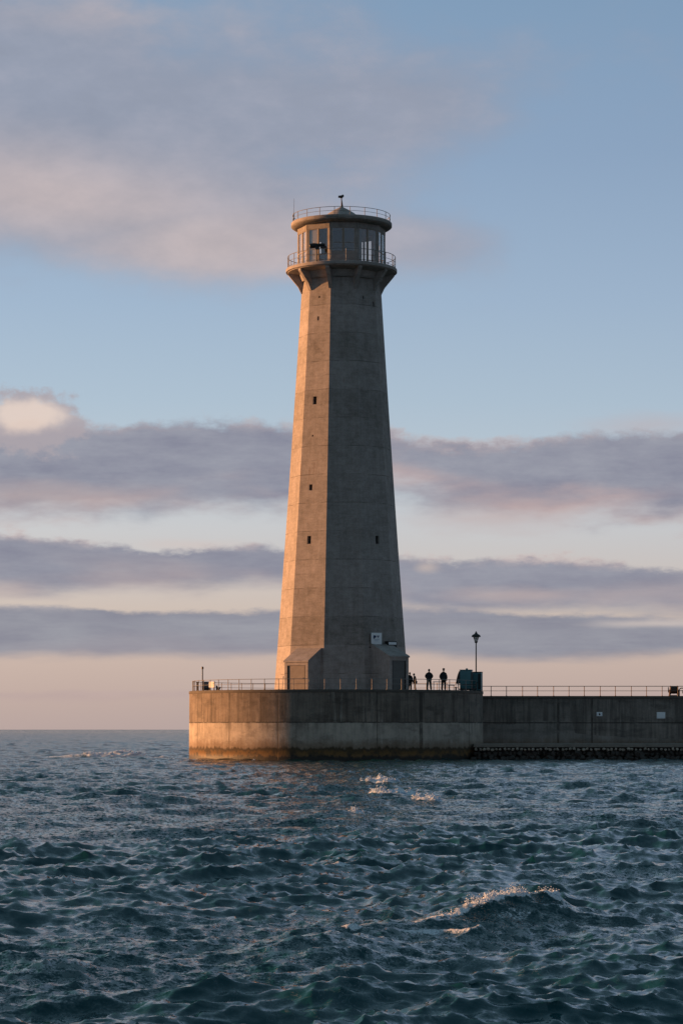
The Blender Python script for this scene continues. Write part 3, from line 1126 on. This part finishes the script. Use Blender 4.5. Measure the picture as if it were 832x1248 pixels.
# ------------------------------------------------------------------ the sea
def ocean_tile(L, Nn, seed, lmin, lmax, wdir, lp=10., amp=1.):
    rng = np.random.default_rng(seed)
    kx = 2 * np.pi * np.fft.fftfreq(Nn, L / Nn)
    KX, KY = np.meshgrid(kx, kx, indexing='ij')
    K = np.hypot(KX, KY)
    K[0, 0] = 1e-6
    kp = 2 * np.pi / lp
    c = (KX * math.cos(wdir) + KY * math.sin(wdir)) / K
    spread = np.where(c > 0, c ** 2, .12 * c ** 2) + .10
    Sx = np.exp(-1.25 * (kp / K) ** 2) / K ** 4 * spread
    Sx[(K < 2 * np.pi / lmax) | (K >= 2 * np.pi / lmin)] = 0
    dk = 2 * np.pi / L
    xi = rng.normal(size=(Nn, Nn)) + 1j * rng.normal(size=(Nn, Nn))
    H = np.sqrt(Sx) * dk * xi * Nn * Nn * amp
    h = np.fft.ifft2(H).real
    dx = np.fft.ifft2(1j * KX / K * H).real
    dy = np.fft.ifft2(1j * KY / K * H).real
    return h, dx, dy


def sample(arrs, L, x, y):
    n = arrs[0].shape[0]
    u = (x / L * n) % n
    v = (y / L * n) % n
    i = np.floor(u).astype(int)
    j = np.floor(v).astype(int)
    fu, fv = u - i, v - j
    i %= n
    j %= n
    i1, j1 = (i + 1) % n, (j + 1) % n
    return [a[i, j] * (1 - fu) * (1 - fv) + a[i1, j] * fu * (1 - fv) + a[i, j1] * (1 - fu) * fv + a[i1, j1] * fu * fv for a in arrs]


def build_sea():
    # polar sheet round the viewpoint area, finer where it is nearer, out to the horizon
    ds = [3.]
    while ds[-1] < 30000:
        d = ds[-1]
        ds.append(d + max(.045, min(d * d / 6800, .0034 * d if d < 420 else (.0034 * d if d < 1800 else .0034 * d + (d - 1800) * .03))))
    ds = np.array(ds)
    dense = np.linspace(-9.5, 9.5, 640)
    mids = np.linspace(9.5, 26, 60)[1:]
    coarse = np.linspace(26, 180, 48)[1:]
    ang = np.radians(np.concatenate([-coarse[::-1][1:], -mids[::-1], dense, mids, coarse]))
    nr, nc = len(ds), len(ang)
    Dm, Am = np.meshgrid(ds, ang, indexing='ij')
    x = Dm * np.sin(Am)
    y = Dm * np.cos(Am)
    rad = np.gradient(ds)[:, None] + 0 * Am
    lat = np.gradient(ang)[None, :] * Dm
    cell = np.maximum(np.minimum(rad, lat * 3), lat)
    z = np.zeros_like(x)
    ox = np.zeros_like(x)
    oy = np.zeros_like(x)
    lost = np.zeros_like(x)
    wd = R_(-68)
    gh = ocean_tile(310., 256, 77, 9., 90., wd, 40., 1.)[0]
    gh = gh / gh.std()
    gust = 1 / (1 + np.exp(-1.6 * sample([gh], 310., x * .9 + y * .2, y * .9 - x * .2)[0]))
    # (L, N, lmin, lmax, rotation, chop, mean square slope)
    A = .0175
    for (L, Nn, lmin, lmax, rot, chop, sl, gain) in ((173., 768, 4.2, 60., .0, .92, .035, .84), (53., 640, 1.35, 4.2, .31, .9, .03, .68), (19., 640, .45, 1.35, -.22, .9, .03, .80), (7.1, 512, .14, .45, .5, .95, .028, 1.3)):
        h, dx, dy = ocean_tile(L, Nn, int(L * 10), lmin, lmax, wd - rot, 4.6, math.sqrt(A))
        cr, sr = math.cos(rot), math.sin(rot)
        # x' = rotated sampling frame
        xs, ys = x * cr + y * sr, -x * sr + y * cr
        hh, ddx, ddy = sample([h, dx, dy], L, xs, ys)
        lm = math.sqrt(lmin * min(lmax, 14))
        w = np.clip((lm / cell - .9) / 2.2, 0, 1) * gain
        if lmax < 5:       # gusts: ruffled and calmer patches
            gu = .62 + .95 * gust if lmax < 2 else .8 + .5 * gust
            w = w * gu
        z += w * hh
        ox += w * chop * (ddx * cr - ddy * sr)
        oy += w * chop * (ddx * sr + ddy * cr)
        lost += np.clip(1 - (w / gain) ** 2, 0, 1) * sl
    print('sea rms', z[(Dm > 20) & (Dm < 200)].std(), nr, nc)
    foam = np.zeros_like(x)
    rngn = np.random.default_rng(3)

    def ridge(x0, y0, x1, y1, width, hgt):
        """a breaking crest from (x0,y0) to (x1,y1): steep on the near side"""
        dxl, dyl = x1 - x0, y1 - y0
        Ln = math.hypot(dxl, dyl)
        tx, ty = dxl / Ln, dyl / Ln
        s = (x - x0) * tx + (y - y0) * ty
        n = -(x - x0) * ty + (y - y0) * tx
        wob = .12 * np.sin(s * 2.7) + .06 * np.sin(s * 7.1)
        n = n + wob
        env = np.exp(-((s - Ln / 2) / (Ln * .62)) ** 4)
        prof = np.where(n > 0, np.exp(-(n / (width * 2.2)) ** 2), np.exp(-(n / width) ** 2))
        return env * prof * hgt, s, n, Ln
    # the big breaker, the smaller ones and the far ones
    for (x0, y0, x1, y1, width, hgt) in ((.3, 31.7, 3.2, 34.9, .8, .09), (1.5, 33.2, 2.35, 34.15, .22, .13), (2.5, 34.2, 2.75, 34.65, .16, .15), (1.4, 31.75, 1.65, 31.95, .14, .05),
                                         (1.2, 99.5, 2.65, 100.4, .30, .15), (2.6, 89.3, 3.25, 89.8, .26, .17), (.25, 77.4, .6, 77.8, .2, .10), (1.3, 120.2, 2.2, 121.6, .4, .22),
                                         (-23.5, 233.5, -18., 235.5, .8, .40), (-1.2, 27.5, .5, 28.6, .5, .1)):
        dz, s, n, Ln = ridge(x0, y0, x1, y1, width, hgt)
        z += dz
    def patch(cx, cy, rx, ry, tilt, amt):
        c, s_ = math.cos(tilt), math.sin(tilt)
        u = ((x - cx) * c + (y - cy) * s_) / rx
        v = (-(x - cx) * s_ + (y - cy) * c) / ry
        return amt * np.clip(1.25 - (u * u + v * v), 0, 1)
    patches = [(1.3, 32.9, .50, .12, .85, .9), (1.78, 33.5, .42, .19, .85, 1.3), (2.12, 33.95, .32, .28, .85, 1.7), (2.64, 34.45, .19, .36, .9, 1.5), (1.05, 31.95, .5, .11, .3, .7), (.2, 31.2, .9, .22, .25, .42), (-.4, 29., .9, .25, .3, .4), (.9, 30.4, .7, .2, .2, .4), (2.2, 33.2, .5, .2, .8, .42),
               (1.05, 32.5, .5, .10, .8, .55), (1.5, 31.9, .22, .22, .2, .75), (1.25, 32.0, .4, .12, -.2, .5),
               (1.85, 99.85, .80, .85, .5, 1.9), (2.5, 100.4, .4, .8, .5, 1.2), (2.95, 89.5, .42, .8, .6, 1.7), (.4, 77.5, .28, .6, .6, 1.5), (1.55, 120.5, .5, 1.2, .8, 1.3), (1.95, 121.3, .35, 1.2, .8, 1.3),
               (-20.8, 234.3, 2.2, 2.2, .3, 2.2), (-18.6, 235., 1.4, 1.6, .3, 1.8), (-24.5, 234., 2.2, 2.2, 0, .6), (-16., 229, 1.6, 2., 0, .5), (-14.0, 222, 1.3, 1.5, 0, .55), (-12.9, 217, .8, 2.2, .3, .5),
               (.1, 31.9, .16, .2, .3, .8), (-.65, 29.7, .2, .25, .3, .55), (-.05, 46., .3, .4, .3, .7)]
    for k in range(16):
        t = R_(-75 + 10.5 * k + 6 * math.sin(k * 7.))
        patches.append((DX + (DR + .25) * math.sin(t), TY - (DR + .25) * math.cos(t), .5 + .3 * math.sin(k * 3.), .22, t, .62 + .18 * math.sin(k * 5.)))
    for p in patches:
        foam = np.maximum(foam, patch(*p))
    # churned lump of white water
    fl = foam[foam > .05]
    idx = np.argwhere(foam > .05)
    for (i, j) in idx:
        p = Vector((x[i, j], y[i, j], .0))
        f = foam[i, j]
        sc = 7. if p.y < 60 else 2.2
        big = mnoise.noise(p * sc * .5)
        nn = .9 * abs(mnoise.noise(p * sc)) + .7 * abs(mnoise.noise(p * sc * 2.3)) + .5 * abs(mnoise.noise(p * sc * 5.1)) - .25
        k = min(1., max(0., (f - .35) * 1.6)) * max(0., .25 + nn + .7 * big)
        z[i, j] += k * (.045 if p.y < 60 else .12)
    far = np.clip((Dm - 2500) / 3000, 0, 1)
    z *= 1 - far
    co = np.stack([x + ox * (1 - far), y + oy * (1 - far), z], -1).reshape(-1, 3).astype(np.float32)
    ii = np.arange(nr * nc).reshape(nr, nc)
    q = np.stack([ii[:-1, :-1], ii[:-1, 1:], ii[1:, 1:], ii[1:, :-1]], -1).reshape(-1, 4)[:, ::-1]
    me = bpy.data.meshes.new('sea')
    me.vertices.add(len(co))
    me.vertices.foreach_set('co', co.ravel())
    me.loops.add(q.size)
    me.loops.foreach_set('vertex_index', q.astype(np.int32).ravel())
    me.polygons.add(len(q))
    me.polygons.foreach_set('loop_start', np.arange(0, q.size, 4, dtype=np.int32))
    me.polygons.foreach_set('use_smooth', np.ones(len(q), dtype=bool))
    me.update(calc_edges=True)
    at = me.attributes.new('foam', 'FLOAT', 'POINT')
    at.data.foreach_set('value', foam.ravel().astype(np.float32))
    at = me.attributes.new('chop', 'FLOAT', 'POINT')
    at.data.foreach_set('value', np.sqrt(lost).ravel().astype(np.float32))
    # froth: small bubbles of foam thrown up along the breaking crests
    rs = np.random.default_rng(11)
    cand = np.argwhere(foam > .75)
    fv, ff = [], []
    bmi = bmesh.new()
    bmesh.ops.create_icosphere(bmi, subdivisions=1, radius=1.)
    iv = np.array([v.co[:] for v in bmi.verts])
    itr = np.array([[v.index for v in f.verts] for f in bmi.faces])
    bmi.free()
    w = np.array([foam[i, j] ** 2 * (rad[i, j] * lat[i, j]) ** .5 * (1. if y[i, j] < 60 else .55) for i, j in cand])
    pick = cand[rs.choice(len(cand), 14000, p=w / w.sum())]
    n0 = 0
    flat = co.reshape(nr, nc, 3)
    for (i, j) in pick:
        p = flat[i, j].astype(float)
        nearb = p[1] < 60
        c = mnoise.noise(Vector((p[0], p[1], 0)) * (5. if nearb else 1.6)) + .5 * mnoise.noise(Vector((p[0], p[1], 3)) * (13. if nearb else 4.))
        if c < -.05:
            continue
        r = math.exp(rs.normal(math.log(.0055), .5)) if nearb else math.exp(rs.normal(math.log(.017), .4)) * (1. if p[1] < 150 else 1.7)
        up = (abs(rs.normal(0, .024)) * (1 + 2.2 * max(c, 0)) if nearb else abs(rs.normal(0, .05)) * (1 + 1.5 * max(c, 0)))
        q = p + np.array([rs.normal(0, .03), rs.normal(0, .07), up - .3 * r])
        fv.append(iv * r * np.array([rs.uniform(.8, 1.6), rs.uniform(.8, 1.6), rs.uniform(.6, 1.1)]) + q)
        ff.append(itr + n0)
        n0 += len(iv)
    fm = bpy.data.meshes.new('sea_foam')
    fm.from_pydata(np.concatenate(fv).tolist(), [], np.concatenate(ff).tolist())
    fm.polygons.foreach_set('use_smooth', [True] * len(fm.polygons))
    return me, fm


def sea_material():
    m, N = mat('sea_water')
    geo = N.new('ShaderNodeNewGeometry')
    P = geo.outputs['Position']
    at = N.new('ShaderNodeAttribute', attribute_name='chop')
    fo = N.new('ShaderNodeAttribute', attribute_name='foam')
    # ripples smaller than the mesh: a tilt of the surface by two octaves of noise
    n1 = N.noise(P, 9., 2, .6, color=True)
    n2 = N.noise(P, 37., 1, .5, color=True)
    def centred(c, s):
        n = N.new('ShaderNodeVectorMath', operation='SUBTRACT')
        N.l.new(c, n.inputs[0])
        n.inputs[1].default_value = (.5, .5, .5)
        k = N.new('ShaderNodeVectorMath', operation='SCALE')
        N.l.new(n.outputs[0], k.inputs[0])
        N.put(k.inputs['Scale'], s)
        return k.outputs[0]
    ch = at.outputs['Fac']
    t1 = centred(n1, N.add(N.mul(ch, 9.), .22))
    t2 = centred(n2, N.add(N.mul(ch, 5.), .20))
    s = N.new('ShaderNodeVectorMath', operation='ADD')
    N.l.new(t1, s.inputs[0])
    N.l.new(t2, s.inputs[1])
    s2 = N.new('ShaderNodeVectorMath', operation='MULTIPLY')
    N.l.new(s.outputs[0], s2.inputs[0])
    s2.inputs[1].default_value = (1, 1, 0)
    s3 = N.new('ShaderNodeVectorMath', operation='ADD')
    N.l.new(geo.outputs['Normal'], s3.inputs[0])
    N.l.new(s2.outputs[0], s3.inputs[1])
    s4 = N.new('ShaderNodeVectorMath', operation='NORMALIZE')
    N.l.new(s3.outputs[0], s4.inputs[0])
    nrm = s4.outputs[0]
    wp = N.new('ShaderNodeBsdfPrincipled')
    big = N.noise(P, .06, 3)
    col = N.mix(N.mr(big, .35, .65), (.003, .042, .052), (.003, .050, .060))
    N.put(wp.inputs['Base Color'], col)
    wp.inputs['Roughness'].default_value = .09
    wp.inputs['IOR'].default_value = 1.333
    N.l.new(nrm, wp.inputs['Normal'])
    # foam: torn by noise; plus thin streaks of old foam
    f1 = N.noise(P, 6.5, 5, .7)
    f2 = N.noise(P, 26., 4, .7)
    brk = N.add(N.mul(N.sub(f1, .5), 1.5), N.mul(N.sub(f2, .5), .9))
    fm = N.mr(N.add(fo.outputs['Fac'], brk), .34, .66)
    fm = N.mul(fm, N.m('GREATER_THAN', fo.outputs['Fac'], .01))
    warp = N.noise(P, .9, 3, .5, color=True)
    w2 = N.new('ShaderNodeVectorMath', operation='MULTIPLY_ADD')
    N.l.new(warp, w2.inputs[0])
    w2.inputs[1].default_value = (2.4, 2.4, 0)
    N.l.new(P, w2.inputs[2])
    rid = N.noise(N.vmul(w2.outputs[0], (2.6, 1.5, 1.)), 1., 4, .65)
    web = N.mr(N.m('ABSOLUTE', N.sub(rid, .5)), .0, .018, 1., 0.)
    msk = N.mul(N.mr(N.noise(N.vmul(P, (.30, .16, 0)), 1., 3), .52, .68), N.mr(f2, .45, .62))
    px_, py_, pz_ = N.sep(P)
    qx, qy = N.m('DIVIDE', N.sub(px_, .3), 1.9), N.m('DIVIDE', N.sub(py_, 29.5), 5.)
    web = N.mul(web, N.mr(f2, .4, .6), N.m('EXPONENT', N.mul(N.add(N.mul(qx, qx), N.mul(qy, qy)), -1.)), .4)
    fac = N.m('MAXIMUM', fm, web)
    fb = N.new('ShaderNodeBsdfPrincipled')
    N.put(fb.inputs['Base Color'], N.mix(f2, (.74, .78, .84), (.88, .91, .95)))
    fb.inputs['Roughness'].default_value = .9
    fb.inputs['Subsurface Weight'].default_value = 0.
    bp = N.new('ShaderNodeBump')
    bp.inputs['Strength'].default_value = .7
    bp.inputs['Distance'].default_value = .05
    N.l.new(f2, bp.inputs['Height'])
    N.l.new(bp.outputs[0], fb.inputs['Normal'])
    mx = N.new('ShaderNodeMixShader')
    N.l.new(fac, mx.inputs[0])
    N.l.new(wp.outputs[0], mx.inputs[1])
    N.l.new(fb.outputs[0], mx.inputs[2])
    o = N.new('ShaderNodeOutputMaterial')
    N.l.new(mx.outputs[0], o.inputs[0])
    return m


sea_me, froth_me = build_sea()
sea = link('sea', sea_me, sea_material())
froth = link('sea_foam', froth_me, simple('foam_white', (.68, .78, .90), .9, 0., .06, 8.))
tag(froth, 'white froth breaking along the wave crests', None, None, 'stuff')
tag(sea, 'choppy dark teal sea with a few white crests', None, None, 'structure')
# sea bed closes the small gap left directly below the viewpoint
bed = tag(MB().lathe([(0, -6), (300, -6)], 48).build('sea_bed', M['rock']), 'dark sea bed under the water', None, None, 'structure')

# ------------------------------------------------------------------ sun
SUN_AZ, SUN_EL = R_(-107), R_(6.5)         # azimuth measured from the direction towards the camera, to the right
sd = Vector((math.sin(SUN_AZ) * math.cos(SUN_EL), -math.cos(SUN_AZ) * math.cos(SUN_EL), math.sin(SUN_EL)))
ld = bpy.data.lights.new('sun', 'SUN')
ld.energy = 5.
ld.angle = R_(1.)
ld.color = (1., .46, .175)
lo = bpy.data.objects.new('sun', ld)
COL.objects.link(lo)
lo.rotation_euler = (-sd).to_track_quat('-Z', 'Y').to_euler()

# ------------------------------------------------------------------ sky
W_ = bpy.data.worlds.new('World')
S.world = W_
W_.use_nodes = True
N = NT(W_.node_tree)
SKY = N.new('ShaderNodeTexSky', sky_type='NISHITA')
SKY.sun_disc = False
SKY.sun_elevation = SUN_EL
SKY.sun_rotation = math.atan2(sd.x, sd.y)
SKY.air_density = 1.
SKY.dust_density = 1.5
SKY.ozone_density = 1.
G = N.new('ShaderNodeTexCoord').outputs['Generated']
gx, gy, gz = N.sep(G)
hyp = N.m('SQRT', N.add(N.mul(gx, gx), N.mul(gy, gy), 1e-9))
X = N.m('MULTIPLY_ADD', N.m('ARCTAN2', gx, gy), 3200., 416.)       # azimuth, in 1/3200 rad
Y = N.mul(N.m('DIVIDE', gz, hyp), 3200.)                           # elevation above the horizon, same unit
STR = .1
K = 1.06 / EXF / STR


def sc(c, k=1.):
    l = lin(*c)
    return tuple(v * k for v in l)


stops = [(0, (187, 168, 164)), (40, (195, 174, 167)), (85, (203, 182, 173)), (140, (208, 192, 183)), (190, (207, 198, 195)), (245, (203, 204, 208)), (320, (188, 201, 213)), (400, (175, 194, 212)), (520, (161, 183, 208)), (700, (143, 167, 196)), (889, (131, 159, 189)), (1300, (108, 138, 155)), (2000, (90, 120, 136))]
clear = N.ramp(N.m('DIVIDE', Y, 2000., clamp=True), [(y / 2000, lin(*c)) for y, c in stops])
lr = N.mr(X, -600, 1500, 1.05, .90, smooth=False)
clear = N.mix(1., clear, N.xyz(lr, N.m('POWER', lr, .9), N.m('POWER', lr, .7)), 'MULTIPLY')
nish = N.mix(1., SKY.outputs[0], (STR * 1.0, STR * 1.0, STR * 1.0), 'MULTIPLY')
clear = N.mix(.12, clear, nish)

P2 = N.xyz(X, Y, 0.)


def nz(sx, sy, seed, detail=4, rough=.55):
    return N.sub(N.noise(N.xyz(N.m('DIVIDE', X, sx), N.m('DIVIDE', Y, sy), seed), 1., detail, rough), .5)


def gauss(cx, cy, rx, ry, tilt=0.):
    c, s_ = math.cos(tilt), math.sin(tilt)
    dx, dy = N.sub(X, cx), N.sub(Y, cy)
    u = N.m('DIVIDE', N.add(N.mul(dx, c), N.mul(dy, s_)), rx)
    v = N.m('DIVIDE', N.sub(N.mul(dy, c), N.mul(dx, s_)), ry)
    return N.m('EXPONENT', N.mul(N.add(N.mul(u, u), N.mul(v, v)), -1.))


def H(y):
    return 889 - y


col = clear
# --- high diffuse sheet, upper left
w1, w2 = nz(260, 130, 3.1, 5), nz(95, 52, 9.4, 5, .6)
d = N.add(N.mul(gauss(60, H(110), 470, 150), 1.05), N.mul(gauss(440, H(150), 240, 75, .25), .62), N.mul(gauss(60, H(235), 330, 70, -.1), .6),
          N.mul(gauss(270, H(295), 170, 52), .85), N.mul(gauss(530, H(305), 110, 42), .55), N.mul(gauss(-500, H(150), 500, 200), .8), N.mul(gauss(330, H(195), 110, 32, .1), -.28))
d = N.add(d, N.mul(w1, 1.3), N.mul(w2, .75))
a1 = N.mul(N.mr(d, .15, 1.1), .82)
pink = N.m('MAXIMUM', gauss(40, H(240), 300, 60, -.1), N.m('MAXIMUM', gauss(270, H(300), 200, 60), N.mul(gauss(180, H(15), 160, 25), .6)))
pink = N.m('MULTIPLY', N.add(pink, N.mul(w2, .5)), 1., clamp=True)
t1 = N.add(1., N.mul(w2, .35), N.mul(w1, .25))
c1 = N.mix(1., N.mix(N.mul(pink, .85), lin(148, 152, 167), lin(196, 177, 172)), N.xyz(t1, t1, t1), 'MULTIPLY')
col = N.mix(a1, col, c1)


def bank(col, top, bot, seed, body, rimc, lowc, soft_t=14., soft_b=42., nt=(46, 26, 10), nb=(40, 20), op=.95, rim=26., rimamt=.8, lowamt=.8, scx=1.):
    yt = N.curve(X, [(x, H(y)) for x, y in top])
    yb = N.curve(X, [(x, H(y)) for x, y in bot])
    b1, b2, b3 = nz(210 * scx, 100, seed, 3), nz(64 * scx, 34, seed + 5, 5, .6), nz(26 * scx, 15, seed + 9, 4, .65)
    e = N.add(N.sub(yt, Y), N.mul(b1, nt[0] * 2.), N.mul(b2, nt[1] * 2.3), N.mul(b3, nt[2] * 2.))
    l1, l2 = nz(220 * scx, 70, seed + 20, 4), nz(70 * scx, 24, seed + 27, 4)
    g = N.add(N.sub(Y, yb), N.mul(l1, nb[0] * 2.), N.mul(l2, nb[1] * 2.2))
    a = N.mul(N.mr(e, 0., soft_t), N.mr(g, -soft_b * .4, soft_b), op)
    rm = N.mul(N.mr(e, 2., rim, 1., 0.), N.mr(N.add(b1, N.mul(b2, 1.2)), -.06, .2), rimamt)
    lm = N.mul(N.mr(g, 0., 70., 1., 0.), N.mr(nz(300 * scx, 90, seed + 40, 3), -.08, .14), lowamt)
    tex = N.add(1., N.mul(nz(150 * scx, 34, seed + 60, 6, .65), .8), N.mul(b2, .45))
    c = N.mix(1., lin(*body), N.xyz(tex, tex, N.add(N.mul(tex, .7), .3)), 'MULTIPLY')
    c = N.mix(lm, c, lin(*lowc))
    c = N.mix(rm, c, lin(*rimc))
    return N.mix(a, col, c)


# --- faint far band near the horizon, then the three banks from far to near
col = bank(col, [(-400, 838), (1240, 842)], [(-400, 856), (1240, 852)], 71., (178, 158, 158), (196, 176, 168), (184, 162, 158), 8, 10, (10, 8, 4), (10, 6), .45, 8, .3, .3, 1.4)
col = bank(col, [(-400, 736), (0, 736), (230, 738), (420, 738), (600, 738), (832, 752), (1240, 748)], [(-400, 804), (0, 804), (230, 804), (500, 797), (640, 806), (832, 804), (1240, 800)], 11., (139, 141, 153), (192, 180, 178), (160, 150, 156), 9, 14, (14, 10, 6), (14, 8), .95, 14, .5, .4, 1.6)
col = bank(col, [(-400, 660), (0, 650), (110, 658), (200, 664), (330, 660), (520, 678), (620, 680), (740, 686), (832, 690), (1240, 684)], [(-400, 722), (0, 726), (200, 722), (330, 720), (440, 738), (520, 748), (620, 752), (720, 750), (832, 752), (1240, 748)], 23., (139, 141, 155), (214, 190, 182), (190, 168, 163), 11, 20, (20, 16, 9), (20, 12), .96, 16, .75, .55, 1.3)
col = bank(col, [(-400, 520), (0, 516), (120, 516), (250, 506), (360, 515), (480, 528), (560, 542), (640, 534), (740, 520), (832, 518), (1240, 524)], [(-400, 640), (0, 628), (120, 632), (260, 636), (360, 626), (470, 616), (560, 638), (680, 644), (832, 640), (1240, 640)], 37., (141, 143, 157), (212, 186, 178), (192, 166, 162), 18, 34, (26, 22, 9), (44, 26), .97, 26, .6, .9, 1.)
# sunlit heap at the left end of the near bank, and lit patches
hp = N.add(gauss(38, H(517), 70, 42), N.mul(nz(46, 32, 51., 5, .6), 1.3), N.mul(nz(17, 13, 55., 4), .5))
col = N.mix(N.mul(N.mr(hp, .30, .62), .9), col, N.mix(N.mr(N.add(gauss(34, H(508), 60, 28), N.mul(nz(40, 30, 58.), .8)), .3, .9), lin(168, 160, 166), lin(222, 202, 190)))
for cx, cy, rx, ry, kk, cc in ((610, 628, 95, 20, .55, (186, 164, 162)), (60, 606, 120, 15, .5, (186, 164, 160)), (640, 726, 90, 9, .6, (190, 172, 168)), (800, 761, 70, 4.5, .75, (200, 188, 182)), (790, 520, 70, 12, .4, (186, 168, 168)), (520, 692, 14, 6, .5, (205, 186, 174)), (240, 664, 60, 6, .4, (205, 188, 182))):
    g_ = N.m('MULTIPLY', N.add(gauss(cx, H(cy), rx, ry), N.mul(nz(70, 18, cx * .013, 4), .9)), kk, clamp=True)
    g_ = N.mul(g_, N.mr(gauss(cx, H(cy), rx * 1.3, ry * 1.5), .1, .5))
    col = N.mix(g_, col, lin(*cc))
# unseen sky behind the viewpoint, dimmed to set shade on walls facing it
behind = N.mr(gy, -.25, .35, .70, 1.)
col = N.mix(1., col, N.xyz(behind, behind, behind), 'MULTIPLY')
col = N.mix(N.m('LESS_THAN', gz, -.002), col, (.02, .035, .045))
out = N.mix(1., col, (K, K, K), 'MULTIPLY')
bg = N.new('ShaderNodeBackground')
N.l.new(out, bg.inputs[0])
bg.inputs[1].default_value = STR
wo = N.new('ShaderNodeOutputWorld')
N.l.new(bg.outputs[0], wo.inputs[0])
W_.cycles.sampling_method = 'NONE'

# ------------------------------------------------------------------ camera
cd = bpy.data.cameras.new('camera')
cd.sensor_width = 36.
cd.lens = 3200 / 1248 * 36
cd.shift_y = 265 / 1248
cd.clip_start = .5
cd.clip_end = 60000
co_ = bpy.data.objects.new('camera', cd)
COL.objects.link(co_)
co_.location = (0, 0, 2.5)
co_.rotation_euler = (PI / 2, 0, 0)
S.camera = co_

vs = S.view_settings
S.display_settings.display_device = 'sRGB'
vs.view_transform = 'Standard'
vs.look = 'None'
vs.exposure = EXPO
vs.gamma = 1.
vs.use_curve_mapping = False
S.cycles.max_bounces = 5
S.cycles.transparent_max_bounces = 12
S.cycles.use_denoising = True
S.cycles.denoiser = 'OPENIMAGEDENOISE'
S.cycles.use_adaptive_sampling = True
S.cycles.adaptive_threshold = .01
S.cycles.sample_clamp_indirect = 6.
